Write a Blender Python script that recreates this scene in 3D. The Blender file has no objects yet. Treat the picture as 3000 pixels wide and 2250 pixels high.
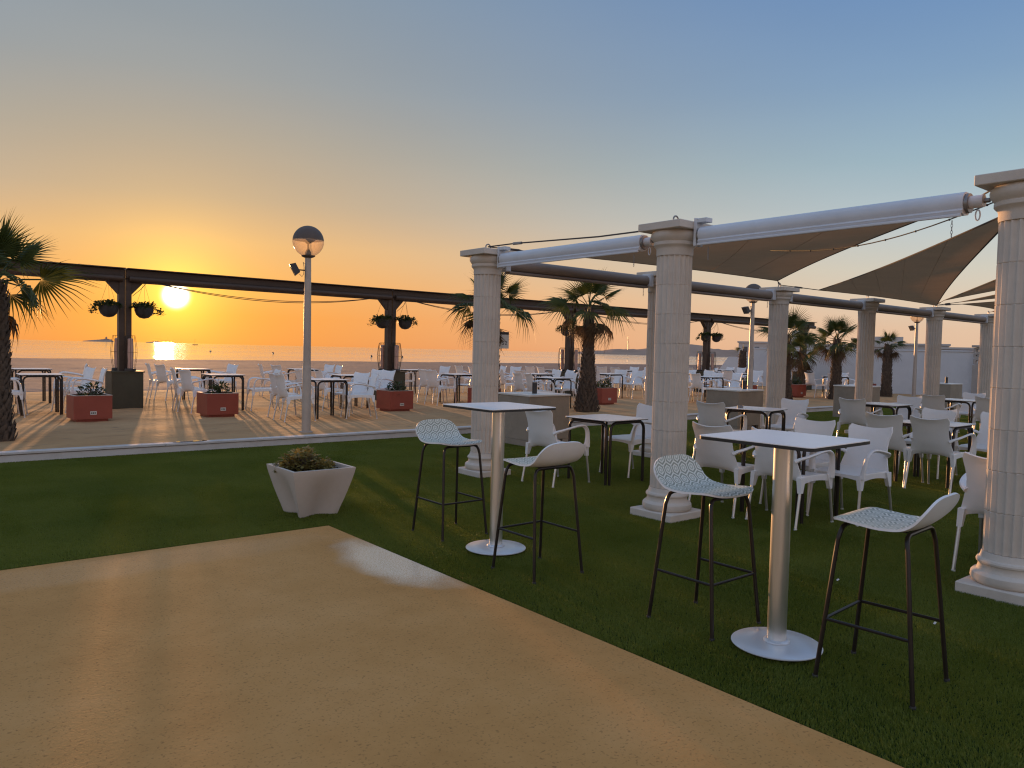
import bpy, bmesh, math, random
import numpy as np
from mathutils import Vector, Matrix
random.seed(7)
PI = math.pi
R = math.radians
scene = bpy.context.scene
C = scene.collection

# ------------------------------------------------------------------ camera
# site axes: X runs along the shore (away to the right), Y runs out to sea, Z up; the photographer stands at the origin
YAW, PITCH, ROLL = R(39.5), R(2.478), R(1.322)
fw = Vector((math.sin(YAW)*math.cos(PITCH), math.cos(YAW)*math.cos(PITCH), -math.sin(PITCH)))
rt = Vector((math.cos(YAW), -math.sin(YAW), 0))
up = rt.cross(fw)
r2 = rt*math.cos(ROLL) + up*math.sin(ROLL)
u2 = -rt*math.sin(ROLL) + up*math.cos(ROLL)
cd = bpy.data.cameras.new('camera')
cd.sensor_width = 36.0; cd.sensor_fit = 'HORIZONTAL'; cd.lens = 27.04
cd.clip_start = 0.05; cd.clip_end = 60000
cam = bpy.data.objects.new('camera', cd); C.objects.link(cam)
cam.matrix_world = Matrix(((r2.x, u2.x, -fw.x, 0), (r2.y, u2.y, -fw.y, 0), (r2.z, u2.z, -fw.z, 1.5), (0, 0, 0, 1)))
scene.camera = cam

# ------------------------------------------------------------------ sky, sun, exposure
SUN_AZ, SUN_EL = R(15.84), R(3.22)          # azimuth clockwise from +Y
SUN = Vector((math.sin(SUN_AZ)*math.cos(SUN_EL), math.cos(SUN_AZ)*math.cos(SUN_EL), math.sin(SUN_EL)))
SKY_STRENGTH = 0.707
def lin(*c):
    return tuple(((v/255)/12.92 if v/255 <= 0.04045 else ((v/255+0.055)/1.055)**2.4) for v in c)
def build_world():
    w = bpy.data.worlds.new('World'); scene.world = w; w.use_nodes = True
    nt = w.node_tree; N = nt.nodes; L = nt.links; N.clear()
    out = N.new('ShaderNodeOutputWorld'); bg = N.new('ShaderNodeBackground'); bg.inputs[1].default_value = SKY_STRENGTH
    L.new(bg.outputs[0], out.inputs[0])
    tc = N.new('ShaderNodeTexCoord')
    nrm = N.new('ShaderNodeVectorMath'); nrm.operation = 'NORMALIZE'; L.new(tc.outputs['Generated'], nrm.inputs[0])
    sep = N.new('ShaderNodeSeparateXYZ'); L.new(nrm.outputs[0], sep.inputs[0])
    def math_(op, a, b=None, clamp=False):
        m = N.new('ShaderNodeMath'); m.operation = op; m.use_clamp = clamp
        for i, v in enumerate((a, b)):
            if v is None: continue
            if isinstance(v, (int, float)): m.inputs[i].default_value = v
            else: L.new(v, m.inputs[i])
        return m.outputs[0]
    elev = math_('ARCSINE', math_('MAXIMUM', sep.outputs[2], 0.0))
    fe = math_('POWER', math_('DIVIDE', elev, PI/2), 0.5)        # stretched so that the low sky has room
    def ramp(stops):
        r = N.new('ShaderNodeValToRGB'); cr = r.color_ramp; cr.interpolation = 'B_SPLINE' if False else 'LINEAR'
        while len(cr.elements) < len(stops): cr.elements.new(0.5)
        for e, (deg, col) in zip(cr.elements, stops):
            e.position = math.sqrt(deg/90.0); e.color = (*lin(*col), 1)
        L.new(fe, r.inputs[0]); return r.outputs[0]
    toward = ramp([(0, (243, 150, 70)), (2, (246, 160, 72)), (4, (244, 172, 90)), (7, (230, 181, 120)), (10, (197, 172, 140)),
                   (14, (174, 165, 150)), (18, (154, 159, 160)), (24, (138, 153, 166)), (35, (138, 158, 178)), (55, (140, 162, 192)), (90, (142, 166, 202))])
    across = ramp([(0, (226, 184, 152)), (2, (228, 194, 164)), (4, (222, 202, 178)), (6, (210, 205, 190)), (9, (188, 200, 203)),
                   (13, (156, 181, 194)), (18, (130, 160, 191)), (24, (109, 144, 189)), (35, (114, 150, 196)), (55, (128, 158, 202)), (90, (142, 166, 202))])
    behind = ramp([(0, (196, 180, 184)), (4, (218, 196, 192)), (9, (222, 206, 204)), (16, (208, 204, 210)), (26, (186, 194, 212)),
                   (40, (164, 182, 210)), (60, (148, 172, 206)), (90, (142, 166, 202))])
    hx = math_('ADD', math_('MULTIPLY', sep.outputs[0], math.sin(SUN_AZ)), math_('MULTIPLY', sep.outputs[1], math.cos(SUN_AZ)))
    hl = math_('SQRT', math_('MAXIMUM', math_('SUBTRACT', 1.0, math_('MULTIPLY', sep.outputs[2], sep.outputs[2])), 1e-6))
    az = math_('ARCCOSINE', math_('MINIMUM', math_('MAXIMUM', math_('DIVIDE', hx, hl), -1.0), 1.0))
    def mix(f, a, b):
        m = N.new('ShaderNodeMix'); m.data_type = 'RGBA'; L.new(f, m.inputs[0]); L.new(a, m.inputs[6]); L.new(b, m.inputs[7]); return m.outputs[2]
    def smooth(v, lo, hi):
        m = N.new('ShaderNodeMapRange'); m.interpolation_type = 'SMOOTHSTEP'; L.new(v, m.inputs[0])
        m.inputs[1].default_value = lo; m.inputs[2].default_value = hi; return m.outputs[0]
    col = mix(smooth(az, R(0), R(56)), toward, across)
    col = mix(smooth(az, R(60), R(150)), col, behind)
    # thin uneven veil of high haze
    mp = N.new('ShaderNodeMapping'); mp.inputs['Scale'].default_value = (1.2, 1.2, 5.0); L.new(nrm.outputs[0], mp.inputs[0])
    nz = N.new('ShaderNodeTexNoise'); nz.inputs['Scale'].default_value = 1.6; nz.inputs['Detail'].default_value = 4; L.new(mp.outputs[0], nz.inputs[0])
    mr = N.new('ShaderNodeMapRange'); L.new(nz.outputs[0], mr.inputs[0]); mr.inputs[3].default_value = 0.94; mr.inputs[4].default_value = 1.06
    vm = N.new('ShaderNodeVectorMath'); vm.operation = 'SCALE'; L.new(col, vm.inputs[0]); L.new(mr.outputs[0], vm.inputs['Scale'])
    col = vm.outputs[0]
    # light scattered forward around the sun
    dt = N.new('ShaderNodeVectorMath'); dt.operation = 'DOT_PRODUCT'; L.new(nrm.outputs[0], dt.inputs[0]); dt.inputs[1].default_value = SUN
    ang = math_('MULTIPLY', math_('ARCCOSINE', math_('MINIMUM', dt.outputs['Value'], 1.0)), 180/PI)
    def glow(width, power, colr, amp):
        g = math_('EXPONENT', math_('MULTIPLY', math_('POWER', math_('DIVIDE', ang, width), power), -1.0))
        s = N.new('ShaderNodeVectorMath'); s.operation = 'SCALE'; s.inputs[0].default_value = [c*amp for c in colr]; L.new(g, s.inputs['Scale'])
        return s.outputs[0]
    def add(a, b):
        v = N.new('ShaderNodeVectorMath'); v.operation = 'ADD'; L.new(a, v.inputs[0]); L.new(b, v.inputs[1]); return v.outputs[0]
    col = add(col, glow(7.0, 1.0, (1.0, 0.52, 0.06), 0.28))
    col = add(col, glow(2.3, 1.15, (1.0, 0.66, 0.05), 1.0))
    col = add(col, glow(0.68, 3.5, (1.0, 0.88, 0.66), 9.0))
    L.new(col, bg.inputs[0])
build_world()
sd = bpy.data.lights.new('sun', 'SUN'); sd.energy = 4.2; sd.angle = R(1.0); sd.color = (1.0, 0.50, 0.20)
sun = bpy.data.objects.new('sun', sd); C.objects.link(sun); sun.rotation_euler = (-Vector((math.sin(SUN_AZ-R(0.7))*math.cos(SUN_EL), math.cos(SUN_AZ-R(0.7))*math.cos(SUN_EL), math.sin(SUN_EL-R(0.8))))).to_track_quat('-Z', 'Y').to_euler()
scene.view_settings.view_transform = 'Standard'; scene.view_settings.look = 'None'
scene.view_settings.exposure = 0.5; scene.view_settings.gamma = 1.0
scene.render.engine = 'CYCLES'
scene.cycles.use_denoising = True; scene.cycles.denoising_prefilter = 'NONE'; scene.cycles.filter_width = 1.2
scene.cycles.max_bounces = 6; scene.cycles.transparent_max_bounces = 8
scene.cycles.sample_clamp_indirect = 4.0
scene.cycles.caustics_reflective = False; scene.cycles.caustics_refractive = False

# ------------------------------------------------------------------ materials
MATS = {}
def mat(name, color, rough=0.6, metal=0.0, var=0.12, scale=6.0, bump=0.0, bscale=60.0, spec=0.5, stain=None, stain_scale=2.0, stain_amt=0.5, translucent=0.0, stretch=None, rvar=0.0):
    if name in MATS: return MATS[name]
    m = bpy.data.materials.new(name); m.use_nodes = True
    nt = m.node_tree; N = nt.nodes; L = nt.links
    p = N['Principled BSDF']
    p.inputs['Roughness'].default_value = rough; p.inputs['Metallic'].default_value = metal
    p.inputs['Specular IOR Level'].default_value = spec
    tc = N.new('ShaderNodeTexCoord'); oi = N.new('ShaderNodeObjectInfo')
    off = N.new('ShaderNodeVectorMath'); off.operation = 'SCALE'; off.inputs[0].default_value = (37.0, 23.0, 51.0)
    L.new(oi.outputs['Random'], off.inputs['Scale'])
    ad = N.new('ShaderNodeVectorMath'); ad.operation = 'ADD'; L.new(tc.outputs['Object'], ad.inputs[0]); L.new(off.outputs[0], ad.inputs[1])
    co = ad.outputs[0]
    if stretch:
        mp = N.new('ShaderNodeMapping'); mp.inputs['Scale'].default_value = stretch; L.new(co, mp.inputs[0]); co = mp.outputs[0]
    nz = N.new('ShaderNodeTexNoise'); nz.inputs['Scale'].default_value = scale; nz.inputs['Detail'].default_value = 6; nz.inputs['Roughness'].default_value = 0.65
    L.new(co, nz.inputs[0])
    rp = N.new('ShaderNodeValToRGB'); L.new(nz.outputs[0], rp.inputs[0])
    rp.color_ramp.elements[0].position = 0.3; rp.color_ramp.elements[1].position = 0.7
    rp.color_ramp.elements[0].color = (*[max(c*(1-var), 0) for c in color], 1); rp.color_ramp.elements[1].color = (*[min(c*(1+var), 1) for c in color], 1)
    colr = rp.outputs[0]
    if stain:
        n2 = N.new('ShaderNodeTexNoise'); n2.inputs['Scale'].default_value = stain_scale; n2.inputs['Detail'].default_value = 8; n2.inputs['Roughness'].default_value = 0.7
        L.new(co, n2.inputs[0])
        r3 = N.new('ShaderNodeMapRange'); r3.inputs[1].default_value = 0.52; r3.inputs[2].default_value = 0.75; r3.inputs[4].default_value = stain_amt; L.new(n2.outputs[0], r3.inputs[0])
        mx = N.new('ShaderNodeMix'); mx.data_type = 'RGBA'; L.new(r3.outputs[0], mx.inputs[0]); L.new(colr, mx.inputs[6]); mx.inputs[7].default_value = (*stain, 1)
        colr = mx.outputs[2]
    L.new(colr, p.inputs['Base Color'])
    if rvar:
        rr = N.new('ShaderNodeMapRange'); rr.inputs[3].default_value = max(rough-rvar, 0.02); rr.inputs[4].default_value = min(rough+rvar, 1); L.new(nz.outputs[0], rr.inputs[0]); L.new(rr.outputs[0], p.inputs['Roughness'])
    if bump:
        nb = N.new('ShaderNodeTexNoise'); nb.inputs['Scale'].default_value = bscale; nb.inputs['Detail'].default_value = 4; L.new(co, nb.inputs[0])
        bp = N.new('ShaderNodeBump'); bp.inputs['Strength'].default_value = min(bump*1.0, 1.0); bp.inputs['Distance'].default_value = 0.01; L.new(nb.outputs[0], bp.inputs['Height']); L.new(bp.outputs[0], p.inputs['Normal'])
    if translucent:
        tr = N.new('ShaderNodeBsdfTranslucent'); L.new(colr, tr.inputs[0]); ms = N.new('ShaderNodeMixShader'); ms.inputs[0].default_value = translucent
        L.new(p.outputs[0], ms.inputs[1]); L.new(tr.outputs[0], ms.inputs[2]); L.new(ms.outputs[0], N['Material Output'].inputs[0])
    MATS[name] = m
    return m
STONE = mat('column_stone', (0.65, 0.575, 0.495), 0.85, var=0.07, scale=4, bump=0.2, bscale=140, stain=(0.50, 0.42, 0.34), stain_scale=2.5, stain_amt=0.5)
PLASTIC = mat('white_plastic', (0.84, 0.835, 0.83), 0.40, var=0.04, scale=5, bump=0.10, bscale=300, stain=(0.64, 0.61, 0.57), stain_scale=5, stain_amt=0.35)
ALU = mat('aluminium_leg', (0.62, 0.62, 0.62), 0.35, 0.85, var=0.08, scale=20)
BRUSHED = mat('brushed_aluminium', (0.80, 0.79, 0.77), 0.30, 0.9, var=0.08, scale=30, stretch=(1, 1, 0.06), stain=(0.55, 0.53, 0.5), stain_scale=12, stain_amt=0.4)
BASEPAINT = mat('base_disc_metal', (0.76, 0.77, 0.79), 0.30, 0.4, var=0.03, scale=3, rvar=0.06)
BLACKTUBE = mat('dark_brown_tube', (0.022, 0.016, 0.013), 0.35, 0.2, var=0.3, scale=12)
BLACKEDGE = mat('black_core', (0.02, 0.02, 0.02), 0.5)
HPL = mat('white_laminate', (0.93, 0.935, 0.94), 0.34, var=0.02, scale=3, rvar=0.05)
CASSETTE = mat('white_cassette', (0.66, 0.68, 0.72), 0.35, var=0.05, scale=3, stain=(0.45, 0.45, 0.46), stain_scale=5, stain_amt=0.3)
SHADETUBE = mat('shaded_cassette', (0.28, 0.215, 0.175), 0.5, var=0.12, scale=4, stain=(0.18, 0.13, 0.105), stain_scale=5, stain_amt=0.6, stretch=(0.3, 1, 1))  # white housing seen from its shaded side, the shade put into this brown
SAIL = mat('sail_cloth', (0.39, 0.235, 0.128), 0.9, var=0.06, scale=2, bump=0.2, bscale=400, translucent=0.45, spec=0.1)
STEEL = mat('galvanised_steel', (0.30, 0.28, 0.27), 0.45, 0.8, var=0.2, scale=20)
ROPE = mat('dark_strap', (0.06, 0.05, 0.05), 0.8)
DARKWOOD = mat('dark_timber', (0.062, 0.037, 0.024), 0.55, var=0.3, scale=6, bump=0.2, bscale=40, stretch=(0.15, 1, 1))
DARKBOX = mat('dark_olive_paint', (0.050, 0.046, 0.026), 0.6, var=0.2, scale=4, bump=0.1)
RED = mat('red_planter_paint', (0.31, 0.060, 0.034), 0.5, var=0.12, scale=4, bump=0.08, stain=(0.22, 0.05, 0.035), stain_amt=0.5)
SOIL = mat('dark_soil', (0.06, 0.038, 0.025), 0.95, var=0.4, scale=30, bump=0.8, bscale=60)
CONCRETE = mat('board_concrete', (0.33, 0.275, 0.21), 0.85, var=0.12, scale=3, bump=0.3, bscale=70, stain=(0.22, 0.19, 0.15), stain_scale=2.5, stain_amt=0.7)
WHITESTONE = mat('white_slab', (0.72, 0.69, 0.63), 0.45, var=0.05, scale=5, stain=(0.5, 0.46, 0.4), stain_amt=0.4)
PLANTER = mat('cast_white_planter', (0.60, 0.52, 0.45), 0.7, var=0.06, scale=3, bump=0.15, bscale=120, stain=(0.45, 0.36, 0.28), stain_scale=3, stain_amt=0.5)
LAMPPOLE = mat('lamp_pole_paint', (0.46, 0.395, 0.34), 0.45, 0.2, var=0.08, scale=5, stain=(0.3, 0.26, 0.22), stain_amt=0.4)
LAMPCAP = mat('lamp_cap', (0.11, 0.08, 0.062), 0.55, var=0.1)
DARKPLASTIC = mat('dark_plastic', (0.03, 0.03, 0.033), 0.4)
WALLWHITE = mat('whitewashed_wall', (0.68, 0.69, 0.71), 0.9, var=0.05, scale=1.5, bump=0.3, bscale=25, stain=(0.52, 0.52, 0.53), stain_scale=0.8, stain_amt=0.5)
BEIGEWALL = mat('beige_cast_stone', (0.44, 0.39, 0.35), 0.9, var=0.1, scale=3, bump=0.3)
KERB = mat('kerb_stone', (0.60, 0.56, 0.53), 0.8, var=0.08, scale=2.5, bump=0.3, bscale=40, stain=(0.40, 0.35, 0.30), stain_scale=3, stain_amt=0.6)
BARK = mat('palm_trunk_bark', (0.105, 0.075, 0.055), 0.95, var=0.4, scale=14, bump=0.8, bscale=50)
FROND = mat('palm_frond_green', (0.070, 0.090, 0.022), 0.5, var=0.35, scale=5, translucent=0.3, spec=0.3)
FRONDDRY = mat('palm_frond_dry', (0.14, 0.09, 0.05), 0.8, var=0.4, scale=6, translucent=0.25, spec=0.2)
LEAF = mat('flower_leaf', (0.055, 0.075, 0.025), 0.5, var=0.4, scale=9, translucent=0.3)
SUCCULENT = mat('succulent_leaf', (0.24, 0.20, 0.065), 0.5, var=0.35, scale=12, translucent=0.25)
HILL = mat('headland_scrub', (0.46, 0.31, 0.23), 1.0, var=0.15, scale=0.01, spec=0.0)
HOUSE = mat('far_house_render', (0.55, 0.50, 0.46), 0.9, var=0.05)
HOUSEDARK = mat('far_window', (0.06, 0.06, 0.07), 0.3)
TERRACOTTA = mat('heater_reflector', (0.55, 0.36, 0.30), 0.4, 0.3)
PAPER = mat('sign_plate', (0.62, 0.58, 0.52), 0.5)
INK = mat('dark_ink', (0.03, 0.03, 0.03), 0.6)

# ------------------------------------------------------------------ mesh helpers
class MB:
    """collects vertices and faces for one mesh"""
    def __init__(self): self.v = []; self.f = []; self.uv = None
    def add(self, vs, fs):
        b = len(self.v); self.v += [tuple(p) for p in vs]; self.f += [tuple(i+b for i in f) for f in fs]; return self
    def box(self, x0, x1, y0, y1, z0, z1, ch=0.0):
        if ch <= 0:
            return self.add([(x0,y0,z0),(x1,y0,z0),(x1,y1,z0),(x0,y1,z0),(x0,y0,z1),(x1,y0,z1),(x1,y1,z1),(x0,y1,z1)],
                            [(3,2,1,0),(4,5,6,7),(0,1,5,4),(1,2,6,5),(2,3,7,6),(3,0,4,7)])
        bm = bmesh.new(); bmesh.ops.create_cube(bm, size=1)
        for v in bm.verts: v.co = Vector(((x0+x1)/2+v.co.x*(x1-x0), (y0+y1)/2+v.co.y*(y1-y0), (z0+z1)/2+v.co.z*(z1-z0)))
        bmesh.ops.bevel(bm, geom=bm.edges[:], offset=ch, segments=1, affect='EDGES')
        bm.verts.index_update()
        self.add([v.co[:] for v in bm.verts], [tuple(v.index for v in f.verts) for f in bm.faces]); bm.free(); return self
    def prism(self, pts, z0, z1, pts_top=None):
        n = len(pts); pt = pts_top or pts
        return self.add([(x, y, z0) for x, y in pts] + [(x, y, z1) for x, y in pt],
                        [tuple(range(n-1, -1, -1)), tuple(range(n, 2*n))] + [(i, (i+1) % n, n+(i+1) % n, n+i) for i in range(n)])
    def lathe(self, prof, seg=24, c=(0, 0), caps=True):
        vs = []; fs = []
        for r, z in prof:
            for k in range(seg):
                a = 2*PI*k/seg; vs.append((c[0]+r*math.cos(a), c[1]+r*math.sin(a), z))
        for j in range(len(prof)-1):
            for k in range(seg):
                fs.append((j*seg+k, j*seg+(k+1) % seg, (j+1)*seg+(k+1) % seg, (j+1)*seg+k))
        if caps: fs.append(tuple(range(seg-1, -1, -1))); fs.append(tuple((len(prof)-1)*seg+k for k in range(seg)))
        return self.add(vs, fs)
    def tube(self, path, rad, seg=8, flat=1.0, caps=True, upv=None):
        P = [Vector(p) for p in path]; n = len(P)
        if isinstance(rad, (int, float)): rad = [rad]*n
        T = [(P[min(i+1, n-1)]-P[max(i-1, 0)]).normalized() for i in range(n)]
        u = Vector(upv) if upv else (Vector((0, 0, 1)) if abs(T[0].z) < 0.9 else Vector((1, 0, 0)))
        vs = []; fs = []
        for i in range(n):
            u = (u - T[i]*u.dot(T[i])).normalized(); w = T[i].cross(u)
            for k in range(seg):
                a = 2*PI*(k+0.5)/seg; vs.append(P[i] + w*(rad[i]*math.cos(a)) + u*(rad[i]*flat*math.sin(a)))
        for i in range(n-1):
            for k in range(seg): fs.append((i*seg+k, i*seg+(k+1) % seg, (i+1)*seg+(k+1) % seg, (i+1)*seg+k))
        if caps: fs.append(tuple(range(seg-1, -1, -1))); fs.append(tuple((n-1)*seg+k for k in range(seg)))
        return self.add(vs, fs)
    def sphere(self, c, r, seg=16, rings=10, squash=1.0):
        prof = [(max(r*math.sin(PI*j/rings), 1e-4), c[2]-r*squash*math.cos(PI*j/rings)) for j in range(rings+1)]
        return self.lathe(prof, seg, (c[0], c[1]), caps=False)
    def shell(self, grid, th):
        """a curved sheet of given thickness; grid[i][j] are points"""
        G = [[Vector(p) for p in row] for row in grid]; a = len(G); b = len(G[0])
        vs = []; 
        nor = [[None]*b for _ in range(a)]
        for i in range(a):
            for j in range(b):
                d1 = G[min(i+1, a-1)][j]-G[max(i-1, 0)][j]; d2 = G[i][min(j+1, b-1)]-G[i][max(j-1, 0)]
                nn = d1.cross(d2); nor[i][j] = nn.normalized() if nn.length > 1e-9 else Vector((0, 0, 1))
        for s in (0.5, -0.5):
            for i in range(a):
                for j in range(b): vs.append(G[i][j]+nor[i][j]*th*s)
        o = a*b; fs = []
        for i in range(a-1):
            for j in range(b-1):
                q = (i*b+j, (i+1)*b+j, (i+1)*b+j+1, i*b+j+1); fs.append(q); fs.append(tuple(o+k for k in reversed(q)))
        ring = [j for j in range(b)] + [i*b+b-1 for i in range(1, a)] + [(a-1)*b+j for j in range(b-2, -1, -1)] + [i*b for i in range(a-2, 0, -1)]
        for k in range(len(ring)):
            p, q = ring[k], ring[(k+1) % len(ring)]; fs.append((p, q, o+q, o+p))
        return self.add(vs, fs)
    def mesh(self, name, m, smooth=35):
        me = bpy.data.meshes.new(name); me.from_pydata(self.v, [], self.f); me.update()
        bm = bmesh.new(); bm.from_mesh(me); bmesh.ops.recalc_face_normals(bm, faces=bm.faces[:]); bm.to_mesh(me); bm.free()
        if smooth:
            me.polygons.foreach_set('use_smooth', [True]*len(me.polygons)); me.set_sharp_from_angle(angle=R(smooth))
        if m: me.materials.append(m)
        return me
    def build(self, name, m, parent=None, smooth=35, loc=None):
        return link(name, self.mesh(name, m, smooth), parent, loc)
def link(name, me, parent=None, loc=None, rot=None, scale=None):
    o = bpy.data.objects.new(name, me); C.objects.link(o)
    if parent is not None: o.parent = parent
    if loc is not None: o.location = loc
    if rot is not None: o.rotation_euler = rot
    if scale is not None: o.scale = scale if not isinstance(scale, (int, float)) else (scale,)*3
    return o
def tag(o, label=None, cat=None, group=None, kind=None):
    for k, v in (('label', label), ('category', cat), ('group', group), ('kind', kind)):
        if v: o[k] = v
    return o
def thing(name, label, cat, loc=(0, 0, 0), rz=0.0, group=None):
    o = bpy.data.objects.new(name, None); C.objects.link(o); o.empty_display_size = 0.1
    o.location = loc; o.rotation_euler = (0, 0, rz); return tag(o, label, cat, group)
def copy_tree(o, parent=None):
    c = o.copy(); C.objects.link(c)
    if parent is not None: c.parent = parent
    for ch in o.children: copy_tree(ch, c)
    return c
def place(o, label, loc, rz, group=None, scale=None):
    o['label'] = label; o.location = loc; o.rotation_euler = (0, 0, rz)
    if group: o['group'] = group
    if scale: o.scale = (scale,)*3
    return o
def rect_round(w, d, r, n=4):
    pts = []
    for cx, cy, a0 in ((w/2-r, d/2-r, 0), (-w/2+r, d/2-r, PI/2), (-w/2+r, -d/2+r, PI), (w/2-r, -d/2+r, 1.5*PI)):
        for k in range(n+1): a = a0+PI/2*k/n; pts.append((cx+r*math.cos(a), cy+r*math.sin(a)))
    return pts
def noise2(x, y, s=1.0):
    return (math.sin(x*1.7*s+1.3)*math.cos(y*1.9*s-0.4) + 0.5*math.sin(x*4.1*s-y*3.3*s+2.0) + 0.3*math.sin(x*9.7*s+y*7.1*s))/1.8

# ------------------------------------------------------------------ ground: sea, beach, terrace sand, turf, floor, kerb
LAWN_Y = 11.0; SAND_Z = 0.13; FX, FY = 2.885, 5.86
def surface_mat(name, cols, scale, rough, bump, bscale, fine=None, stretch=None, bdist=0.02):
    m = bpy.data.materials.new(name); m.use_nodes = True; nt = m.node_tree; N = nt.nodes; L = nt.links; p = N['Principled BSDF']
    ge = N.new('ShaderNodeNewGeometry'); co = ge.outputs['Position']
    if stretch:
        mp = N.new('ShaderNodeMapping'); mp.inputs['Scale'].default_value = stretch; L.new(co, mp.inputs[0]); co = mp.outputs[0]
    nz = N.new('ShaderNodeTexNoise'); nz.inputs['Scale'].default_value = scale; nz.inputs['Detail'].default_value = 8; nz.inputs['Roughness'].default_value = 0.7; L.new(co, nz.inputs[0])
    rp = N.new('ShaderNodeValToRGB'); L.new(nz.outputs[0], rp.inputs[0]); cr = rp.color_ramp
    while len(cr.elements) < len(cols): cr.elements.new(0.5)
    for i, (e, c) in enumerate(zip(cr.elements, cols)): e.position = 0.3+0.4*i/max(len(cols)-1, 1); e.color = (*c, 1)
    c = rp.outputs[0]
    if fine:
        nf = N.new('ShaderNodeTexNoise'); nf.inputs['Scale'].default_value = fine[0]; nf.inputs['Detail'].default_value = 3; L.new(co, nf.inputs[0])
        mr = N.new('ShaderNodeMapRange'); mr.inputs[1].default_value = fine[1]; mr.inputs[2].default_value = fine[2]; mr.inputs[4].default_value = fine[4]; L.new(nf.outputs[0], mr.inputs[0])
        mx = N.new('ShaderNodeMix'); mx.data_type = 'RGBA'; L.new(mr.outputs[0], mx.inputs[0]); L.new(c, mx.inputs[6]); mx.inputs[7].default_value = (*fine[3], 1); c = mx.outputs[2]
    L.new(c, p.inputs['Base Color']); p.inputs['Roughness'].default_value = rough; p.inputs['Specular IOR Level'].default_value = 0.12
    nb = N.new('ShaderNodeTexNoise'); nb.inputs['Scale'].default_value = bscale; nb.inputs['Detail'].default_value = 6; L.new(co, nb.inputs[0])
    bp = N.new('ShaderNodeBump'); bp.inputs['Strength'].default_value = bump; bp.inputs['Distance'].default_value = bdist; L.new(nb.outputs[0], bp.inputs['Height']); L.new(bp.outputs[0], p.inputs['Normal'])
    return m, N, L, p, c, nz
def sheet(name, xs, ys, zf, m, smooth=180):
    vs = [(x, y, zf(x, y)) for y in ys for x in xs]; nx = len(xs)
    fs = [(j*nx+i, j*nx+i+1, (j+1)*nx+i+1, (j+1)*nx+i) for j in range(len(ys)-1) for i in range(nx-1)]
    me = bpy.data.meshes.new(name); me.from_pydata(vs, [], fs); me.materials.append(m)
    me.polygons.foreach_set('use_smooth', [True]*len(me.polygons))
    return tag(link(name, me), kind='structure')
def frange(a, b, s): return list(np.linspace(a, b, max(2, int(round((b-a)/s))+1)))

sea_m, N, L, p, c, _ = surface_mat('sea_water', [(0.78, 0.82, 0.84), (0.88, 0.92, 0.92)], 0.02, 0.05, 0.9, 0.45, stretch=(0.16, 1.0, 1.0), bdist=0.75)
p.inputs['Specular IOR Level'].default_value = 0.5; p.inputs['IOR'].default_value = 1.5; p.inputs['Metallic'].default_value = 0.75
gs = N.new('ShaderNodeNewGeometry'); ms_ = N.new('ShaderNodeMapping'); ms_.inputs['Scale'].default_value = (0.0012, 0.022, 1); L.new(gs.outputs['Position'], ms_.inputs[0])
ns_ = N.new('ShaderNodeTexNoise'); ns_.inputs['Scale'].default_value = 1.0; ns_.inputs['Detail'].default_value = 5; L.new(ms_.outputs[0], ns_.inputs[0])
mr_ = N.new('ShaderNodeMapRange'); mr_.inputs[1].default_value = 0.35; mr_.inputs[2].default_value = 0.65; mr_.inputs[3].default_value = 0.35; mr_.inputs[4].default_value = 1.0; L.new(ns_.outputs[0], mr_.inputs[0])
bn_ = [n for n in N if n.type == 'BUMP'][0]; L.new(mr_.outputs[0], bn_.inputs['Strength']); bn_.inputs['Height'].links[0].from_node.inputs['Detail'].default_value = 3.0
SEA_Z = -1.45
sheet('sea', [-30000, -3000, -600, -150, 0, 150, 600, 3000, 30000], [74, 90, 120, 180, 300, 600, 1500, 5000, 30000], lambda x, y: SEA_Z, sea_m)

beach_m = surface_mat('beach_sand', [(0.165, 0.132, 0.118), (0.205, 0.167, 0.15), (0.24, 0.197, 0.176)], 0.35, 0.95, 0.35, 3.2, fine=(2.0, 0.58, 0.75, (0.17, 0.13, 0.11), 0.5), bdist=0.10)[0]
def beach_z(x, y):
    if y < 20: return -0.07
    if y < 25: return -0.07+0.17*(y-20)/5
    if y < 73: return 0.10-0.10*(y-25)/48 + 0.035*noise2(x, y, 0.7)*min(1, (y-25)/6)
    return max(-(y-73)/11*1.7, -2.2) + 0.02*noise2(x, y, 0.6)
sheet('beach', [-900, -400, -200]+frange(-120, 160, 1.6)+[220, 400, 900], [-300, -80, 0, 19.9]+frange(20, 90, 0.9), beach_z, beach_m)
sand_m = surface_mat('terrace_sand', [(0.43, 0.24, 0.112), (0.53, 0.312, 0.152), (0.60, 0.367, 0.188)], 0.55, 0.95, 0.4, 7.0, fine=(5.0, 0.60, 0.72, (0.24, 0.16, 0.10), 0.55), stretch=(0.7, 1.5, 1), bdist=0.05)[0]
def sand_z(x, y):
    z = SAND_Z + 0.014*noise2(x, y, 1.1) + 0.010*noise2(x+5, y-3, 2.7)
    if y < 11.6: z = SAND_Z-0.006 + (z-SAND_Z)*(y-11.05)/0.55*0.5
    if y > 23: z -= (y-23)*0.04
    return z
sheet('sand', frange(-22, 48, 0.25), [11.05]+frange(11.2, 26, 0.22), sand_z, sand_m)

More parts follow.
